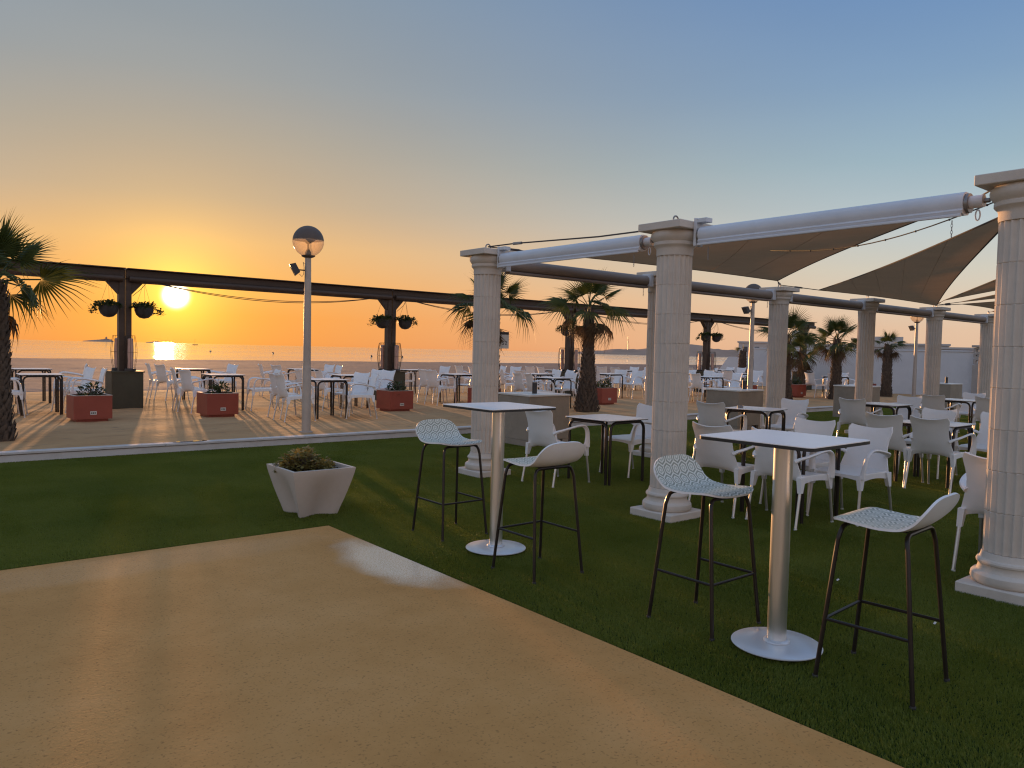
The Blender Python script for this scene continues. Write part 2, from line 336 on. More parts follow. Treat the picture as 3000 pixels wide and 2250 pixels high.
kerb = MB(); kerb.box(-25, 48, LAWN_Y, LAWN_Y+0.10, -0.05, 0.093, 0.006)
ko = tag(kerb.build('kerb', KERB), kind='structure')
xk = -25.0
cop_me = MB().box(0, 1.995, -0.018, 0.13, 0.100, 0.134, 0.006).mesh('coping_stone', KERB)
gro = MB().box(-25, 48, LAWN_Y+0.012, LAWN_Y+0.09, 0.0935, 0.0998)
gro.build('coping_shade', mat('shade_brown', (0.22, 0.15, 0.10), 0.95), ko)  # brown strip painting the shade line beneath the coping overhang
while xk < 47:
    link('coping_stone', cop_me, ko, (xk, LAWN_Y, random.uniform(-0.0015, 0.0015)))
    xk += 2.0

turf_m = surface_mat('turf_backing', [(0.020, 0.040, 0.008), (0.028, 0.052, 0.012)], 3.0, 1.0, 0.5, 40)[0]
tb = MB(); tb.add([(FX, -8, 0), (34, -8, 0), (34, LAWN_Y, 0), (FX, LAWN_Y, 0), (-22, FY, 0), (FX, FY, 0), (-22, LAWN_Y, 0)], [(0, 1, 2, 3), (4, 5, 3, 6)])
tag(tb.build('lawn', turf_m, smooth=0), kind='structure')

# resin floor with a pale, glossier patch near its far corner
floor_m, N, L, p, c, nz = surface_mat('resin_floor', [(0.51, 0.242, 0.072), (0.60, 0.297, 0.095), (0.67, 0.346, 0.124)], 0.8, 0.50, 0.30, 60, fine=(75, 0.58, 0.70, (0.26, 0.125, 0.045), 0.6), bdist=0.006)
p.inputs['Specular IOR Level'].default_value = 0.18
ge = N.new('ShaderNodeNewGeometry'); mp = N.new('ShaderNodeMapping'); mp.vector_type = 'POINT'
mp.inputs['Rotation'].default_value = (0, 0, R(-8)); L.new(ge.outputs['Position'], mp.inputs[0])
def pale_mask(cx, cy, rx, ry, edge):
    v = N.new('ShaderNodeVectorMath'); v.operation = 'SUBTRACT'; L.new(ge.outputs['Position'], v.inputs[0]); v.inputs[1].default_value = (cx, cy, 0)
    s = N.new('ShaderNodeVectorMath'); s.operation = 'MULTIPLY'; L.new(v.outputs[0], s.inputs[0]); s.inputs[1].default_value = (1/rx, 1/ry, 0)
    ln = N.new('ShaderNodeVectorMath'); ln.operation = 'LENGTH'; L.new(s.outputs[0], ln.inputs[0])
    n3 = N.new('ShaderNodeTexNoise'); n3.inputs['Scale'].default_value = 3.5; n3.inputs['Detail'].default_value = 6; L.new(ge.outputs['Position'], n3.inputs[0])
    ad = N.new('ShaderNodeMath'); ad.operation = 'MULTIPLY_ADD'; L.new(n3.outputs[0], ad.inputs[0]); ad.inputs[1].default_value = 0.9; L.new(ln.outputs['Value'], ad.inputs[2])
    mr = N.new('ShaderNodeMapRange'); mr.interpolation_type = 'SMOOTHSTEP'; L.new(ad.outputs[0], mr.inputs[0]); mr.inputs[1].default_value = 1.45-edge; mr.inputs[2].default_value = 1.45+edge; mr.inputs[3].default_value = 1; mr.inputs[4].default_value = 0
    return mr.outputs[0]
w1 = pale_mask(2.76, 4.60, 0.24, 0.58, 0.40)
w2 = pale_mask(1.3, 5.55, 1.2, 0.25, 0.4)  # fainter pale patch, base colour only, no coat
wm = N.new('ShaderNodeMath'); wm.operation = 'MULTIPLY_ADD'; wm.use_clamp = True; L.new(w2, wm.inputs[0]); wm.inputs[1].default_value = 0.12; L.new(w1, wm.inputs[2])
rr = N.new('ShaderNodeMapRange'); L.new(w1, rr.inputs[0]); rr.inputs[3].default_value = 0.85; rr.inputs[4].default_value = 0.30; L.new(rr.outputs[0], p.inputs['Roughness'])
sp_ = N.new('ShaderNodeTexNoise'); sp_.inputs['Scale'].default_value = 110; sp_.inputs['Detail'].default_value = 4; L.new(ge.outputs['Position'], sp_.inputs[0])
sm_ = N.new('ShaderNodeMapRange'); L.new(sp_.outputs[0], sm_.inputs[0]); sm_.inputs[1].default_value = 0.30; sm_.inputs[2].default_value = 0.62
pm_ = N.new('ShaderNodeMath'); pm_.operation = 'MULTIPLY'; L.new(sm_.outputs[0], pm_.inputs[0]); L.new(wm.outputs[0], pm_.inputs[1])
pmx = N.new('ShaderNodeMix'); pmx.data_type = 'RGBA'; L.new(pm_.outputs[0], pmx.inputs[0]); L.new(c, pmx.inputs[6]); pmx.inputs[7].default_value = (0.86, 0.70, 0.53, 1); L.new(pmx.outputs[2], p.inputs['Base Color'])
L.new(w1, p.inputs['Coat Weight']); p.inputs['Coat Roughness'].default_value = 0.22; p.inputs['Coat IOR'].default_value = 1.6
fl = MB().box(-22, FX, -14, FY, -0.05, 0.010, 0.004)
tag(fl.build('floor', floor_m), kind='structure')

# artificial turf: one dense tile of blades repeated over the lawn
def build_grass():
    rng = np.random.default_rng(3); n = 8000; S = 0.5
    x = rng.uniform(-S/2, S/2, n); y = rng.uniform(-S/2, S/2, n); a = rng.uniform(0, 2*PI, n)
    h = rng.uniform(0.012, 0.021, n); w = rng.uniform(0.0014, 0.0024, n); ln = rng.uniform(0.0, 0.016, n); la = rng.normal(0.6, 1.3, n)
    px, py = np.cos(a)*w, np.sin(a)*w; lx, ly = np.cos(la)*ln, np.sin(la)*ln
    v = np.empty((n, 5, 3))
    v[:, 0] = np.stack([x-px, y-py, 0*x], 1); v[:, 1] = np.stack([x+px, y+py, 0*x], 1)
    v[:, 2] = np.stack([x-px*.8+lx*.4, y-py*.8+ly*.4, h*.6], 1); v[:, 3] = np.stack([x+px*.8+lx*.4, y+py*.8+ly*.4, h*.6], 1)
    v[:, 4] = np.stack([x+lx, y+ly, h], 1)
    me = bpy.data.meshes.new('turf_tile')
    b = np.arange(n)*5
    fs = [f for k in b.tolist() for f in ((k, k+1, k+3, k+2), (k+2, k+3, k+4))]
    me.from_pydata(v.reshape(-1, 3).tolist(), [], fs); me.update()
    m = bpy.data.materials.new('turf_blade'); m.use_nodes = True; nt = m.node_tree; N = nt.nodes; L = nt.links; p = N['Principled BSDF']
    ge = N.new('ShaderNodeNewGeometry')
    n1 = N.new('ShaderNodeTexNoise'); n1.inputs['Scale'].default_value = 0.9; n1.inputs['Detail'].default_value = 5; L.new(ge.outputs['Position'], n1.inputs[0])
    n2 = N.new('ShaderNodeTexNoise'); n2.inputs['Scale'].default_value = 300; L.new(ge.outputs['Position'], n2.inputs[0])
    mx = N.new('ShaderNodeMath'); mx.operation = 'ADD'; L.new(n1.outputs[0], mx.inputs[0]); L.new(n2.outputs[0], mx.inputs[1])
    rp = N.new('ShaderNodeValToRGB'); hv = N.new('ShaderNodeMath'); hv.operation = 'MULTIPLY'; hv.inputs[1].default_value = 0.5; L.new(mx.outputs[0], hv.inputs[0]); L.new(hv.outputs[0], rp.inputs[0])
    cr = rp.color_ramp; cr.elements[0].position = 0.3; cr.elements[0].color = (0.108, 0.152, 0.019, 1); cr.elements[1].position = 0.7; cr.elements[1].color = (0.285, 0.30, 0.052, 1)
    L.new(rp.outputs[0], p.inputs['Base Color']); p.inputs['Roughness'].default_value = 0.5; p.inputs['Specular IOR Level'].default_value = 0.3
    tr = N.new('ShaderNodeBsdfTranslucent'); L.new(rp.outputs[0], tr.inputs[0]); ms = N.new('ShaderNodeMixShader'); ms.inputs[0].default_value = 0.45
    L.new(p.outputs[0], ms.inputs[1]); L.new(tr.outputs[0], ms.inputs[2]); L.new(ms.outputs[0], N['Material Output'].inputs[0])
    me.materials.append(m)
    o = tag(link('grass', me), 'short green artificial turf covering the ground around the floor', 'grass', kind='stuff')
    g = bpy.data.node_groups.new('turf_layout', 'GeometryNodeTree')
    g.interface.new_socket('Geometry', in_out='INPUT', socket_type='NodeSocketGeometry'); g.interface.new_socket('Geometry', in_out='OUTPUT', socket_type='NodeSocketGeometry')
    N = g.nodes; L = g.links; gi = N.new('NodeGroupInput'); go = N.new('NodeGroupOutput'); jn = N.new('GeometryNodeJoinGeometry')
    for x0, x1, y0, y1 in ((FX+0.005, 32.4, -4.0, LAWN_Y), (-14.0, FX-0.005, FY+0.01, LAWN_Y)):
        nx = max(1, math.ceil((x1-x0)/S)); ny = max(1, math.ceil((y1-y0)/S))
        sx = (x1-x0-S)/(nx-1); sy = (y1-y0-S)/(ny-1)
        gr = N.new('GeometryNodeMeshGrid'); gr.inputs['Size X'].default_value = x1-x0-S; gr.inputs['Size Y'].default_value = y1-y0-S
        gr.inputs['Vertices X'].default_value = nx; gr.inputs['Vertices Y'].default_value = ny
        tf = N.new('GeometryNodeTransform'); L.new(gr.outputs[0], tf.inputs['Geometry']); tf.inputs['Translation'].default_value = ((x0+x1)/2, (y0+y1)/2, 0)
        L.new(tf.outputs[0], jn.inputs[0])
    rv = N.new('FunctionNodeRandomValue'); rv.data_type = 'INT'; rv.inputs[4].default_value = 0; rv.inputs[5].default_value = 3
    ml = N.new('ShaderNodeMath'); ml.operation = 'MULTIPLY'; ml.inputs[1].default_value = PI/2; L.new(rv.outputs[2], ml.inputs[0])
    cx = N.new('ShaderNodeCombineXYZ'); L.new(ml.outputs[0], cx.inputs[2])
    ip = N.new('GeometryNodeInstanceOnPoints'); L.new(jn.outputs[0], ip.inputs['Points']); L.new(gi.outputs[0], ip.inputs['Instance']); L.new(cx.outputs[0], ip.inputs['Rotation'])
    L.new(ip.outputs[0], go.inputs[0])
    md = o.modifiers.new('turf', 'NODES'); md.node_group = g
build_grass()

# ------------------------------------------------------------------ far land: headland, islands, mast, boat, buoys, houses
def polar(az_deg, d, z=0.0): return (d*math.sin(R(az_deg)), d*math.cos(R(az_deg)), z)
def ridge(name, az0, az1, dist, depth, prof, label=None, cat=None, kind='structure'):
    n = 90; rows = 7; vs = []; fs = []
    for i in range(n):
        t = i/(n-1); az = az0+(az1-az0)*t
        h = np.interp(t, [q[0] for q in prof], [q[1] for q in prof])*dist
        h = max(h + 0.035*h*math.sin(i*1.9) + 0.03*h*math.sin(i*0.77+1), 0.0)
        for j in range(rows):
            s = j/(rows-1); zz = math.sin(PI*s)**0.6 if 0 < s < 1 else 0
            d = dist+depth*s; vs.append(polar(az, d, SEA_Z-0.5 + (h+abs(SEA_Z)+0.5+1.5)*zz*(1+0.05*math.sin(i*2.3+j*1.7))))
    for i in range(n-1):
        for j in range(rows-1): fs.append((i*rows+j, (i+1)*rows+j, (i+1)*rows+j+1, i*rows+j+1))
    o = MB().add(vs, fs).build(name, HILL, smooth=60)
    return tag(o, label, cat, kind=kind)
ridge('headland', 43.6, 72, 1600, 500, [(0, -0.001), (0.03, 0.0012), (0.06, 0.0035), (0.085, 0.0030), (0.12, 0.0062), (0.19, 0.0066), (0.26, 0.0118), (0.30, 0.0150), (0.335, 0.0156), (0.36, 0.0105), (0.38, 0.0086), (0.55, 0.0084), (1, 0.0080)])
ridge('island', 10.3, 12.1, 5200, 260, [(0, 0), (0.25, 0.0010), (0.6, 0.0022), (0.9, 0.0022), (1, 0)])
ridge('island', 14.0, 15.0, 5400, 200, [(0, 0), (0.4, 0.0008), (0.6, 0.0017), (0.8, 0.0012), (1, 0)])
lh = thing('lighthouse', 'tiny dark lighthouse on the low island left of the sun', 'lighthouse', polar(11.66, 5300, 8))
MB().lathe([(7, 0), (5, 16), (6.5, 16.2), (6.5, 17.5), (3.4, 17.6), (3.4, 20), (0.3, 23)], 10).build('tower', HILL, lh)
MB().box(-26, 30, -6, 6, 0, 6).box(-14, 16, -6, 6, 6, 9).build('keepers_house', HILL, lh)
mast = thing('radio_mast', 'thin radio mast standing on the headland beside the palm', 'mast', polar(47.99, 1750, 8))
MB().tube([(0, 0, 0), (0, 0, 33)], [0.7, 0.45], 6).build('pole', DARKPLASTIC, mast)
MB().tube([(0, 0, 26), (7, 0, 2)], 0.12, 4).tube([(0, 0, 26), (-7, 0, 2)], 0.12, 4).build('guy_wire', STEEL, mast)
sb = thing('sailboat', 'tiny sailing boat on the horizon right of the sun', 'boat', polar(17.06, 1500, SEA_Z))
MB().prism([(-4, -1), (3, -1.2), (5.5, 0), (3, 1.2), (-4, 1)], 0, 1.1).build('hull', DARKPLASTIC, sb)
MB().tube([(0, 0, 1), (0, 0, 11)], 0.15, 5).build('mast', DARKPLASTIC, sb)
for i, (az, sl) in enumerate(((18.06, -0.0082), (22.2, -0.0092), (29.1, -0.0105), (31.33, -0.0105))):
    d = (1.5-SEA_Z-0.35)/-sl
    b = thing('buoy', 'dark round buoy floating on the sea, ' + ('first from the left, below the sun', 'second from the left, near the lamp post', 'third from the left, left of second post', 'rightmost, right of second dark post')[i], 'buoy', polar(az, d, SEA_Z), 0, 'buoys on the sea')
    MB().lathe([(0.05, -0.2), (0.28, -0.1), (0.37, 0.12), (0.30, 0.35), (0.13, 0.5), (0.05, 0.55)], 12).build('float', DARKPLASTIC, b)
    MB().tube([(0, 0, 0.5), (0, 0, 0.75)], 0.04, 5).build('top_mark', DARKPLASTIC, b)

# ------------------------------------------------------------------ boundary wall and cast lattice wall
wall = thing('boundary_wall', 'long whitewashed wall behind the palms at the right', 'wall', (31.6, 0, 0))
MB().prism([(0, 11.2), (0.22, 11.2), (0.22, 20.6), (0, 20.6)], -0.05, 1.84).build('wall_panel', WALLWHITE, wall)
MB().box(-0.03, 0.25, 11.2, 20.63, 1.842, 1.90, 0.01).build('coping', WALLWHITE, wall)
lo = MB(); lo.add([(0.0, 20.63, -0.05), (0.2, 20.63, -0.05), (0.2, 23.2, -0.05), (0.0, 23.2, -0.05), (0.0, 20.63, 1.45), (0.2, 20.63, 1.45), (0.2, 22.0, 1.45), (0.0, 22.0, 1.45)],
                  [(3, 2, 1, 0), (4, 5, 6, 7), (0, 1, 5, 4), (1, 2, 6, 5), (2, 3, 7, 6), (3, 0, 4, 7)])
lo.build('sloping_end', WALLWHITE, wall)
lat = thing('lattice_wall', 'beige cast stone wall topped with pierced ornamental blocks', 'wall', (31.3, 0, 0))
MB().box(0, 0.25, 7.0, 11.18, -0.05, 1.36).build('wall_panel', BEIGEWALL, lat)
MB().box(-0.25, -0.01, 7.0, 10.6, -0.05, 0.80).build('white_dado', WALLWHITE, lat)
MB().box(-0.04, 0.29, 7.0, 11.22, 2.02, 2.10, 0.01).build('coping', BEIGEWALL, lat)
def lattice_block():
    # a square block pierced by two flattened ovals, with a scroll bar between them
    m = MB(); W, H = 0.66, 0.655
    def pierced(z0, z1, oz0, oz1):
        n = 16; out = []; inn = []
        cz = (oz0+oz1)/2; hz = (oz1-oz0)/2; hy = W/2-0.075
        for k in range(n):
            a = 2*PI*(k+0.5)/n; ca, sa = math.cos(a), math.sin(a)
            inn.append((hy*math.copysign(abs(ca)**0.7, ca), cz+hz*math.copysign(abs(sa)**0.7, sa)))
            t = 1/max(abs(ca), abs(sa)); oy, ozz = ca*t*W/2, sa*t
            out.append((oy, (z0+z1)/2+ozz*(z1-z0)/2))
        vs = [(x, y, z) for x in (0.04, 0.20) for (y, z) in out+inn]; o = 2*n; fs = []
        for k in range(n):
            q = (k+1) % n
            fs += [(k, q, n+q, n+k), (o+k, o+n+k, o+n+q, o+q), (n+k, n+q, o+n+q, o+n+k), (k, o+k, o+q, q)]
        m.add(vs, fs)
    pierced(0.0, 0.26, 0.03, 0.21); pierced(0.26, 0.45, 0.31, 0.40); pierced(0.45, H, 0.49, 0.60)
    m.box(0.06, 0.18, -0.2, 0.2, 0.325, 0.385)
    return m.mesh('lattice_block', BEIGEWALL)
lb = lattice_block()
for k in range(6): link('lattice_block', lb, lat, (0, 10.84-0.672*k, 1.363))

def house(loc, w, d, h, rz, label, roof=0):
    t = thing('house', label, 'house', loc, rz, 'far houses beyond the white wall')
    MB().box(-w/2, w/2, -d/2, d/2, -3, h).build('wall', HOUSE, t)
    r = MB().box(-w/2-0.3, w/2+0.3, -d/2-0.3, d/2+0.3, h+0.003, h+0.35)
    if roof: r.box(-w/4, w/6, -d/4, d/4, h+0.353, h+2.2)
    r.build('roof', HOUSE, t)
    for k in range(int(w//2.6)):
        x = -w/2+1.5+2.6*k
        if x > w/2-0.8: break
        wn = MB().box(x-0.5, x+0.5, -d/2-0.06, -d/2-0.004, h-2.2, h-0.9).build('window', HOUSEDARK, t)
        MB().box(x-0.6, x+0.6, -d/2-0.14, -d/2-0.004, h-2.34, h-2.205).build('sill', HOUSE, wn)
for az, d, w, dd, h, roof, lab in ((56.9, 190, 7, 6, 4.6, 0, 'small pale far house left of the thickest palm crown'), (58.7, 170, 5, 5, 4.0, 0, 'low far house just behind the thick palm trunk'),
        (59.9, 175, 6, 6, 4.9, 1, 'pale far house with roof room behind the three close palms'), (61.6, 185, 8, 6, 4.2, 0, 'pale far house seen beneath the brown drooping fronds'),
        (65.6, 180, 14, 8, 4.0, 1, 'long low far house right of the rightmost palm'), (67.4, 165, 9, 7, 4.2, 0, 'far house beside the rightmost lamp post pole'), (69.3, 150, 7, 6, 3.4, 0, 'far house with wide flat roof left of lattice wall'), (71.0, 200, 10, 6, 2.6, 0, 'lowest far house right of the flat roofed house')):
    house(polar(az, d, 0), w, dd, h, -R(az), lab, roof)

# ------------------------------------------------------------------ fluted columns
DRUM_H = 0.2645; SHAFT_Z = 0.275; NDRUM = 8; RAD = 0.160
def make_drum():
    nf = 20; per = 8; prof = []
    def ring(z, shrink, fl=1.0):
        pts = []
        for k in range(nf*per):
            a = 2*PI*k/(nf*per); ph = (k % per)/per
            dep = 0.0 if ph < 0.2 else 0.015*math.sin(PI*(ph-0.2)/0.8)**0.75
            r = RAD-dep*fl-shrink; pts.append((r*math.cos(a), r*math.sin(a), z))
        return pts
    n = nf*per; vs = ring(0, 0.004)+ring(0.004, 0)+ring(DRUM_H-0.004, 0)+ring(DRUM_H, 0.004); fs = []
    for j in range(3):
        for k in range(n): fs.append((j*n+k, j*n+(k+1) % n, (j+1)*n+(k+1) % n, (j+1)*n+k))
    return MB().add(vs, fs).mesh('drum', STONE, 30)
def make_column():
    t = thing('fluted_column', '', 'column', group='fluted white columns of the sail pergola')
    S = 0.24
    MB().box(-S, S, -S, S, -0.01, 0.075, 0.008).build('plinth', STONE, t)
    pr = [(0.205, 0.0755), (0.218, 0.085), (0.226, 0.105), (0.222, 0.135), (0.208, 0.150), (0.192, 0.156), (0.188, 0.165), (0.182, 0.185), (0.186, 0.200), (0.194, 0.206), (0.196, 0.218), (0.190, 0.230), (0.178, 0.236), (0.172, 0.25), (0.166, 0.2745)]
    MB().lathe(pr, 40).build('base_moulding', STONE, t)
    drum = make_drum()
    for k in range(NDRUM): link('drum', drum, t, (0, 0, SHAFT_Z+k*DRUM_H), (0, 0, 0.02*math.sin(k*2.1)))
    zt = SHAFT_Z+NDRUM*DRUM_H   # 2.359
    pr = [(0.163, zt+0.0005), (0.166, zt+0.02), (0.166, zt+0.06), (0.172, zt+0.075), (0.186, zt+0.088), (0.192, zt+0.096), (0.192, zt+0.118), (0.186, zt+0.124), (0.198, zt+0.138), (0.214, zt+0.160), (0.219, zt+0.185), (0.214, zt+0.205), (0.200, zt+0.222)]
    MB().lathe(pr, 40).build('capital', STONE, t)
    MB().box(-S, S, -S, S, zt+0.2225, zt+0.290, 0.005).build('abacus', STONE, t)
    z = zt+0.290
    hk = [(-0.035, 0, z-0.01), (-0.035, 0, z+0.045)] + [(-0.035*math.cos(PI*q/6), 0, z+0.045+0.035*math.sin(PI*q/6)) for q in range(1, 6)] + [(0.035, 0, z+0.045), (0.035, 0, z-0.01)]
    MB().tube(hk, 0.008, 8, upv=(0, 1, 0)).build('hook', STEEL, t)
    return t
TOPZ = SHAFT_Z+NDRUM*DRUM_H+0.290
CX0, CY0 = 5.625, 7.33
XS = [CX0+3.155*k for k in range(6)]
YS = [CY0, 4.53, 1.725]
proto = make_column()
cols = [(XS[0], YS[0], 'white fluted column behind the left bar table, at the corner of the pergola'),
        (XS[0], YS[1], 'white fluted column standing between the two bar tables'),
        (XS[0], YS[2], 'large white fluted column cut off by the right picture edge'),
        (XS[1], YS[0], 'fluted column half hidden behind the column between the bar tables'),
        (XS[2], YS[0], 'fluted column where the two large brown sails meet, left of the palms'),
        (XS[3], YS[0], 'fluted column between the green palm and the short rightmost palm'),
        (XS[4], YS[0], 'fluted column in front of the rightmost lamp post'),
        (XS[5], YS[0], 'farthest fluted column, in front of the pierced lattice wall')]
for i, (x, y, lab) in enumerate(cols):
    place(proto if i == 0 else copy_tree(proto), lab, (x, y, 0), [0, 0, 0, PI/2, 0, PI, PI/2, 0][i])

# awning cassettes between the columns
def cassette(name, label, p0, p1, m, white=True):
    """a roller awning housing from p0 to p1 (points at its axis)"""
    d = Vector(p1)-Vector(p0); ln = d.length; rz = math.atan2(d.y, d.x)
    t = thing(name, label, 'awning', p0, rz, 'roller awnings between the columns')
    prof = [(0.062, -0.085), (0.070, -0.060), (0.060, -0.045), (0.066, -0.03), (0.072, 0.0), (0.068, 0.04), (0.050, 0.075), (0.02, 0.09), (-0.04, 0.088), (-0.062, 0.06), (-0.066, 0.0), (-0.055, -0.06), (-0.03, -0.088), (0.03, -0.098)]
    if not white: prof = [(0.066*math.cos(a), 0.070*math.sin(a)+(0.006 if math.sin(a) > 0 else 0)) for a in [2*PI*k/14 for k in range(14)]]
    if white: prof = [(a, b*0.84) for a, b in prof]
    sgn = -1
    n = len(prof); vs = [(x, sgn*a, b) for x in (0.0, ln) for a, b in prof]
    MB().add(vs, [tuple(range(n)), tuple(range(2*n-1, n-1, -1))]+[(k, n+k, n+(k+1) % n, (k+1) % n) for k in range(n)]).build('housing', m, t, 40)
    if white:
        MB().box(0.004, ln-0.004, -0.083, -0.066, -0.094, -0.074, 0.004).build('front_bar', m, t)
        for s, x in ((1, ln+0.001), (-1, -0.001)):
            MB().tube([(x, 0, 0), (x+s*0.022, 0, 0)], 0.066, 14).build('end_cap', STEEL, t)
        MB().tube([(ln+0.023, 0, 0.005), (ln+0.105, 0, 0.005)], 0.042, 14).build('roller_stub', m, t)
        MB().tube([(ln+0.1, 0, 0.005), (ln+0.14, 0, 0.005)], 0.016, 8).build('axle', STEEL, t)
        b = MB().box(-0.06, -0.03, -0.05, 0.05, -0.09, 0.155, 0.003); b.box(-0.0295, 0.07, -0.045, 0.045, 0.112, 0.150, 0.003); b.build('bracket', CASSETTE, t)
        lk = [(ln+0.07+0.014*math.cos(a), 0, -0.085+0.035*math.sin(a)) for a in [2*PI*k/12 for k in range(13)]]
        MB().tube(lk, 0.005, 6).build('winding_eye', CASSETTE, t)
        for x in (0.12, ln-0.06): chain(t, x, -0.07, -0.115, 0.13)
    else:
        MB().box(0.05, ln-0.05, -0.052, 0.052, -0.102, -0.072, 0.006).build('front_bar', m, t)
        for x in (0.0, ln-0.02): MB().box(x-0.03, x+0.05, -0.078, 0.078, -0.08, 0.10, 0.006).build('bracket', CASSETTE, t)
        chain(t, ln-0.10, 0, -0.105, 0.12)
    return t
def chain(parent, x, y, z, ln):
    m = MB(); n = int(ln/0.022)
    for k in range(n):
        c = z-0.011-0.022*k; ax = k % 2
        m.tube([(x+(0.006*math.cos(a) if ax else 0), y+(0 if ax else 0.006*math.cos(a)), c+0.014*math.sin(a)) for a in [2*PI*q/8 for q in range(9)]], 0.0018, 4, caps=False)
    m.build('chain', STEEL, parent)
BZ = 2.552
cassette('awning_cassette', 'white roller awning housing between the corner column and middle column', (CX0, 7.03, BZ), (CX0, 4.90, BZ), CASSETTE)
cassette('awning_cassette', 'long white roller awning housing reaching the column at the right edge', (CX0, 4.23, BZ), (CX0, 2.09, BZ), CASSETTE)
for k in range(5):
    cassette('awning_tube', ['round awning tube passing in front of the thick palm crown', 'round awning tube in front of the second lamp globe', 'round awning tube right of the column where sails meet', 'round awning tube left of the third lamp globe', 'farthest round awning tube at the right'][k],
             (XS[k]+0.25, CY0, BZ-0.015), (XS[k+1]-0.25, CY0, BZ-0.015), SHADETUBE, False)
cassette('awning_tube', 'round awning tube stub beyond the farthest column', (XS[5]+0.25, CY0, BZ-0.015), (XS[5]+2.9, CY0, BZ-0.015), SHADETUBE, False)

# ------------------------------------------------------------------ shade sails
def sail(label, A, B, D, pull=0.09, sag=0.10):
    A, B, D = Vector(A), Vector(B), Vector(D); cen = (A+B+D)/3; n = 22
    def edge(p, q, t):
        m = p.lerp(q, t); return m + (cen-m)*pull*4*t*(1-t)*0.9
    # corner caps to boundary: blend of the three curved edges
    vs = []; idx = {}
    for i in range(n+1):
        for j in range(n+1-i):
            a, b = i/n, j/n; c = 1-a-b
            base = A*a+B*b+D*c
            off = Vector((0, 0, 0))
            for p, q, wp, wq in ((A, B, a, b), (B, D, b, c), (D, A, c, a)):
                s = wp+wq
                if s > 1e-6:
                    t = wq/s; off += (edge(p, q, t)-p.lerp(q, t))*(s**2)
            base = base+off; base.z -= sag*27*a*b*c*0.5
            idx[(i, j)] = len(vs); vs.append(base)
    fs = []
    for i in range(n):
        for j in range(n-i):
            fs.append((idx[(i, j)], idx[(i+1, j)], idx[(i, j+1)]))
            if j < n-i-1: fs.append((idx[(i+1, j)], idx[(i+1, j+1)], idx[(i, j+1)]))
    t = thing('shade_sail', label, 'shade sail', (0, 0, 0), 0, 'brown shade sails over the lawn')
    me = bpy.data.meshes.new('cloth'); me.from_pydata(vs, [], fs); me.polygons.foreach_set('use_smooth', [True]*len(fs)); me.materials.append(SAIL)
    link('cloth', me, t)
    h = MB()
    for path in ([idx[(i, 0)] for i in range(n+1)], [idx[(0, j)] for j in range(n+1)], [idx[(i, n-i)] for i in range(n+1)]):
        h.tube([vs[k] for k in path], 0.008, 5)
    h.build('hem_rope', ROPE, t)
    sm = MB()
    for i in (4, 8, 12, 16): sm.tube([vs[idx[(i, j)]]-Vector((0, 0, 0.0016)) for j in range(n+1-i)], 0.0014, 4)
    sm.build('seam', SAIL, t)
    return t
def strap(t, p, q, r=0.007):
    p, q = Vector(p), Vector(q); m = p.lerp(q, 0.5)
    MB().tube([p, p.lerp(q, 0.35), p.lerp(q, 0.4), p.lerp(q, 0.55), p.lerp(q, 0.6), q], [r, r, r*2.1, r*2.1, r, r], 6).build('strap', ROPE, t)
HZ = TOPZ+0.05
H0 = (XS[0], YS[0], HZ); H2 = (XS[2], YS[0], HZ); H4 = (XS[4], YS[0], HZ); H5 = (XS[5], YS[0], HZ); HC = (XS[0], YS[2], HZ)
s1 = sail('large brown shade sail behind the white awning housings', (6.35, 7.15, TOPZ+0.03), (11.25, 6.95, TOPZ+0.05), (6.10, 2.20, TOPZ-0.01), pull=0.085)
strap(s1, H0, (6.35, 7.15, TOPZ+0.03)); strap(s1, H2, (11.25, 6.95, TOPZ+0.05)); strap(s1, HC, (6.10, 2.20, TOPZ-0.01))
s2 = sail('brown triangular shade sail stretched over the palms, left of the right column', (12.9, 7.15, TOPZ+0.02), (18.00, 7.20, TOPZ+0.03), (6.55, 2.05, TOPZ-0.03), pull=0.10)
strap(s2, H2, (12.9, 7.15, TOPZ+0.02)); strap(s2, H4, (18.00, 7.20, TOPZ+0.03)); strap(s2, HC, (6.55, 2.05, TOPZ-0.03))
s3 = sail('uppermost of three brown sail tips left of the right column', (17.75, 6.95, TOPZ+0.12), (9.0, 2.0, TOPZ+0.10), (13.0, 3.0, TOPZ+0.12), pull=0.05)
strap(s3, H4, (17.75, 6.95, TOPZ+0.12))
s4 = sail('middle of three brown sail tips left of the right column', (18.4, 6.85, TOPZ+0.12), (12.0, 2.2, TOPZ+0.12), (15.2, 2.5, TOPZ+0.14), pull=0.05)
strap(s4, H4, (18.4, 6.85, TOPZ+0.12))
s5 = sail('lowest of three brown sail tips left of the right column', (18.85, 7.0, TOPZ+0.10), (21.0, 6.95, TOPZ+0.07), (17.0, 3.2, TOPZ+0.14), pull=0.07)
strap(s5, H4, (18.85, 7.0, TOPZ+0.10)); strap(s5, H5, (21.0, 6.95, TOPZ+0.07))
st = thing('ratchet_strap', 'dark strap running above the left white awning housing', 'strap', (0, 0, 0))
MB().tube([H0, (CX0+0.05, 6.9, TOPZ+0.055), (CX0+0.1, 5.6, TOPZ+0.01), (CX0+0.05, 4.85, TOPZ-0.005), (CX0, 4.75, TOPZ-0.01)], 0.008, 6).build('strap_band', ROPE, st)
MB().tube([(CX0+0.05, 6.92, TOPZ+0.055), (CX0+0.06, 6.78, TOPZ+0.052)], 0.016, 6).build('buckle', STEEL, st)
wire = thing('light_cable', 'thin black cable hung beneath the large brown sail', 'cable', (0, 0, 0))
wp = []
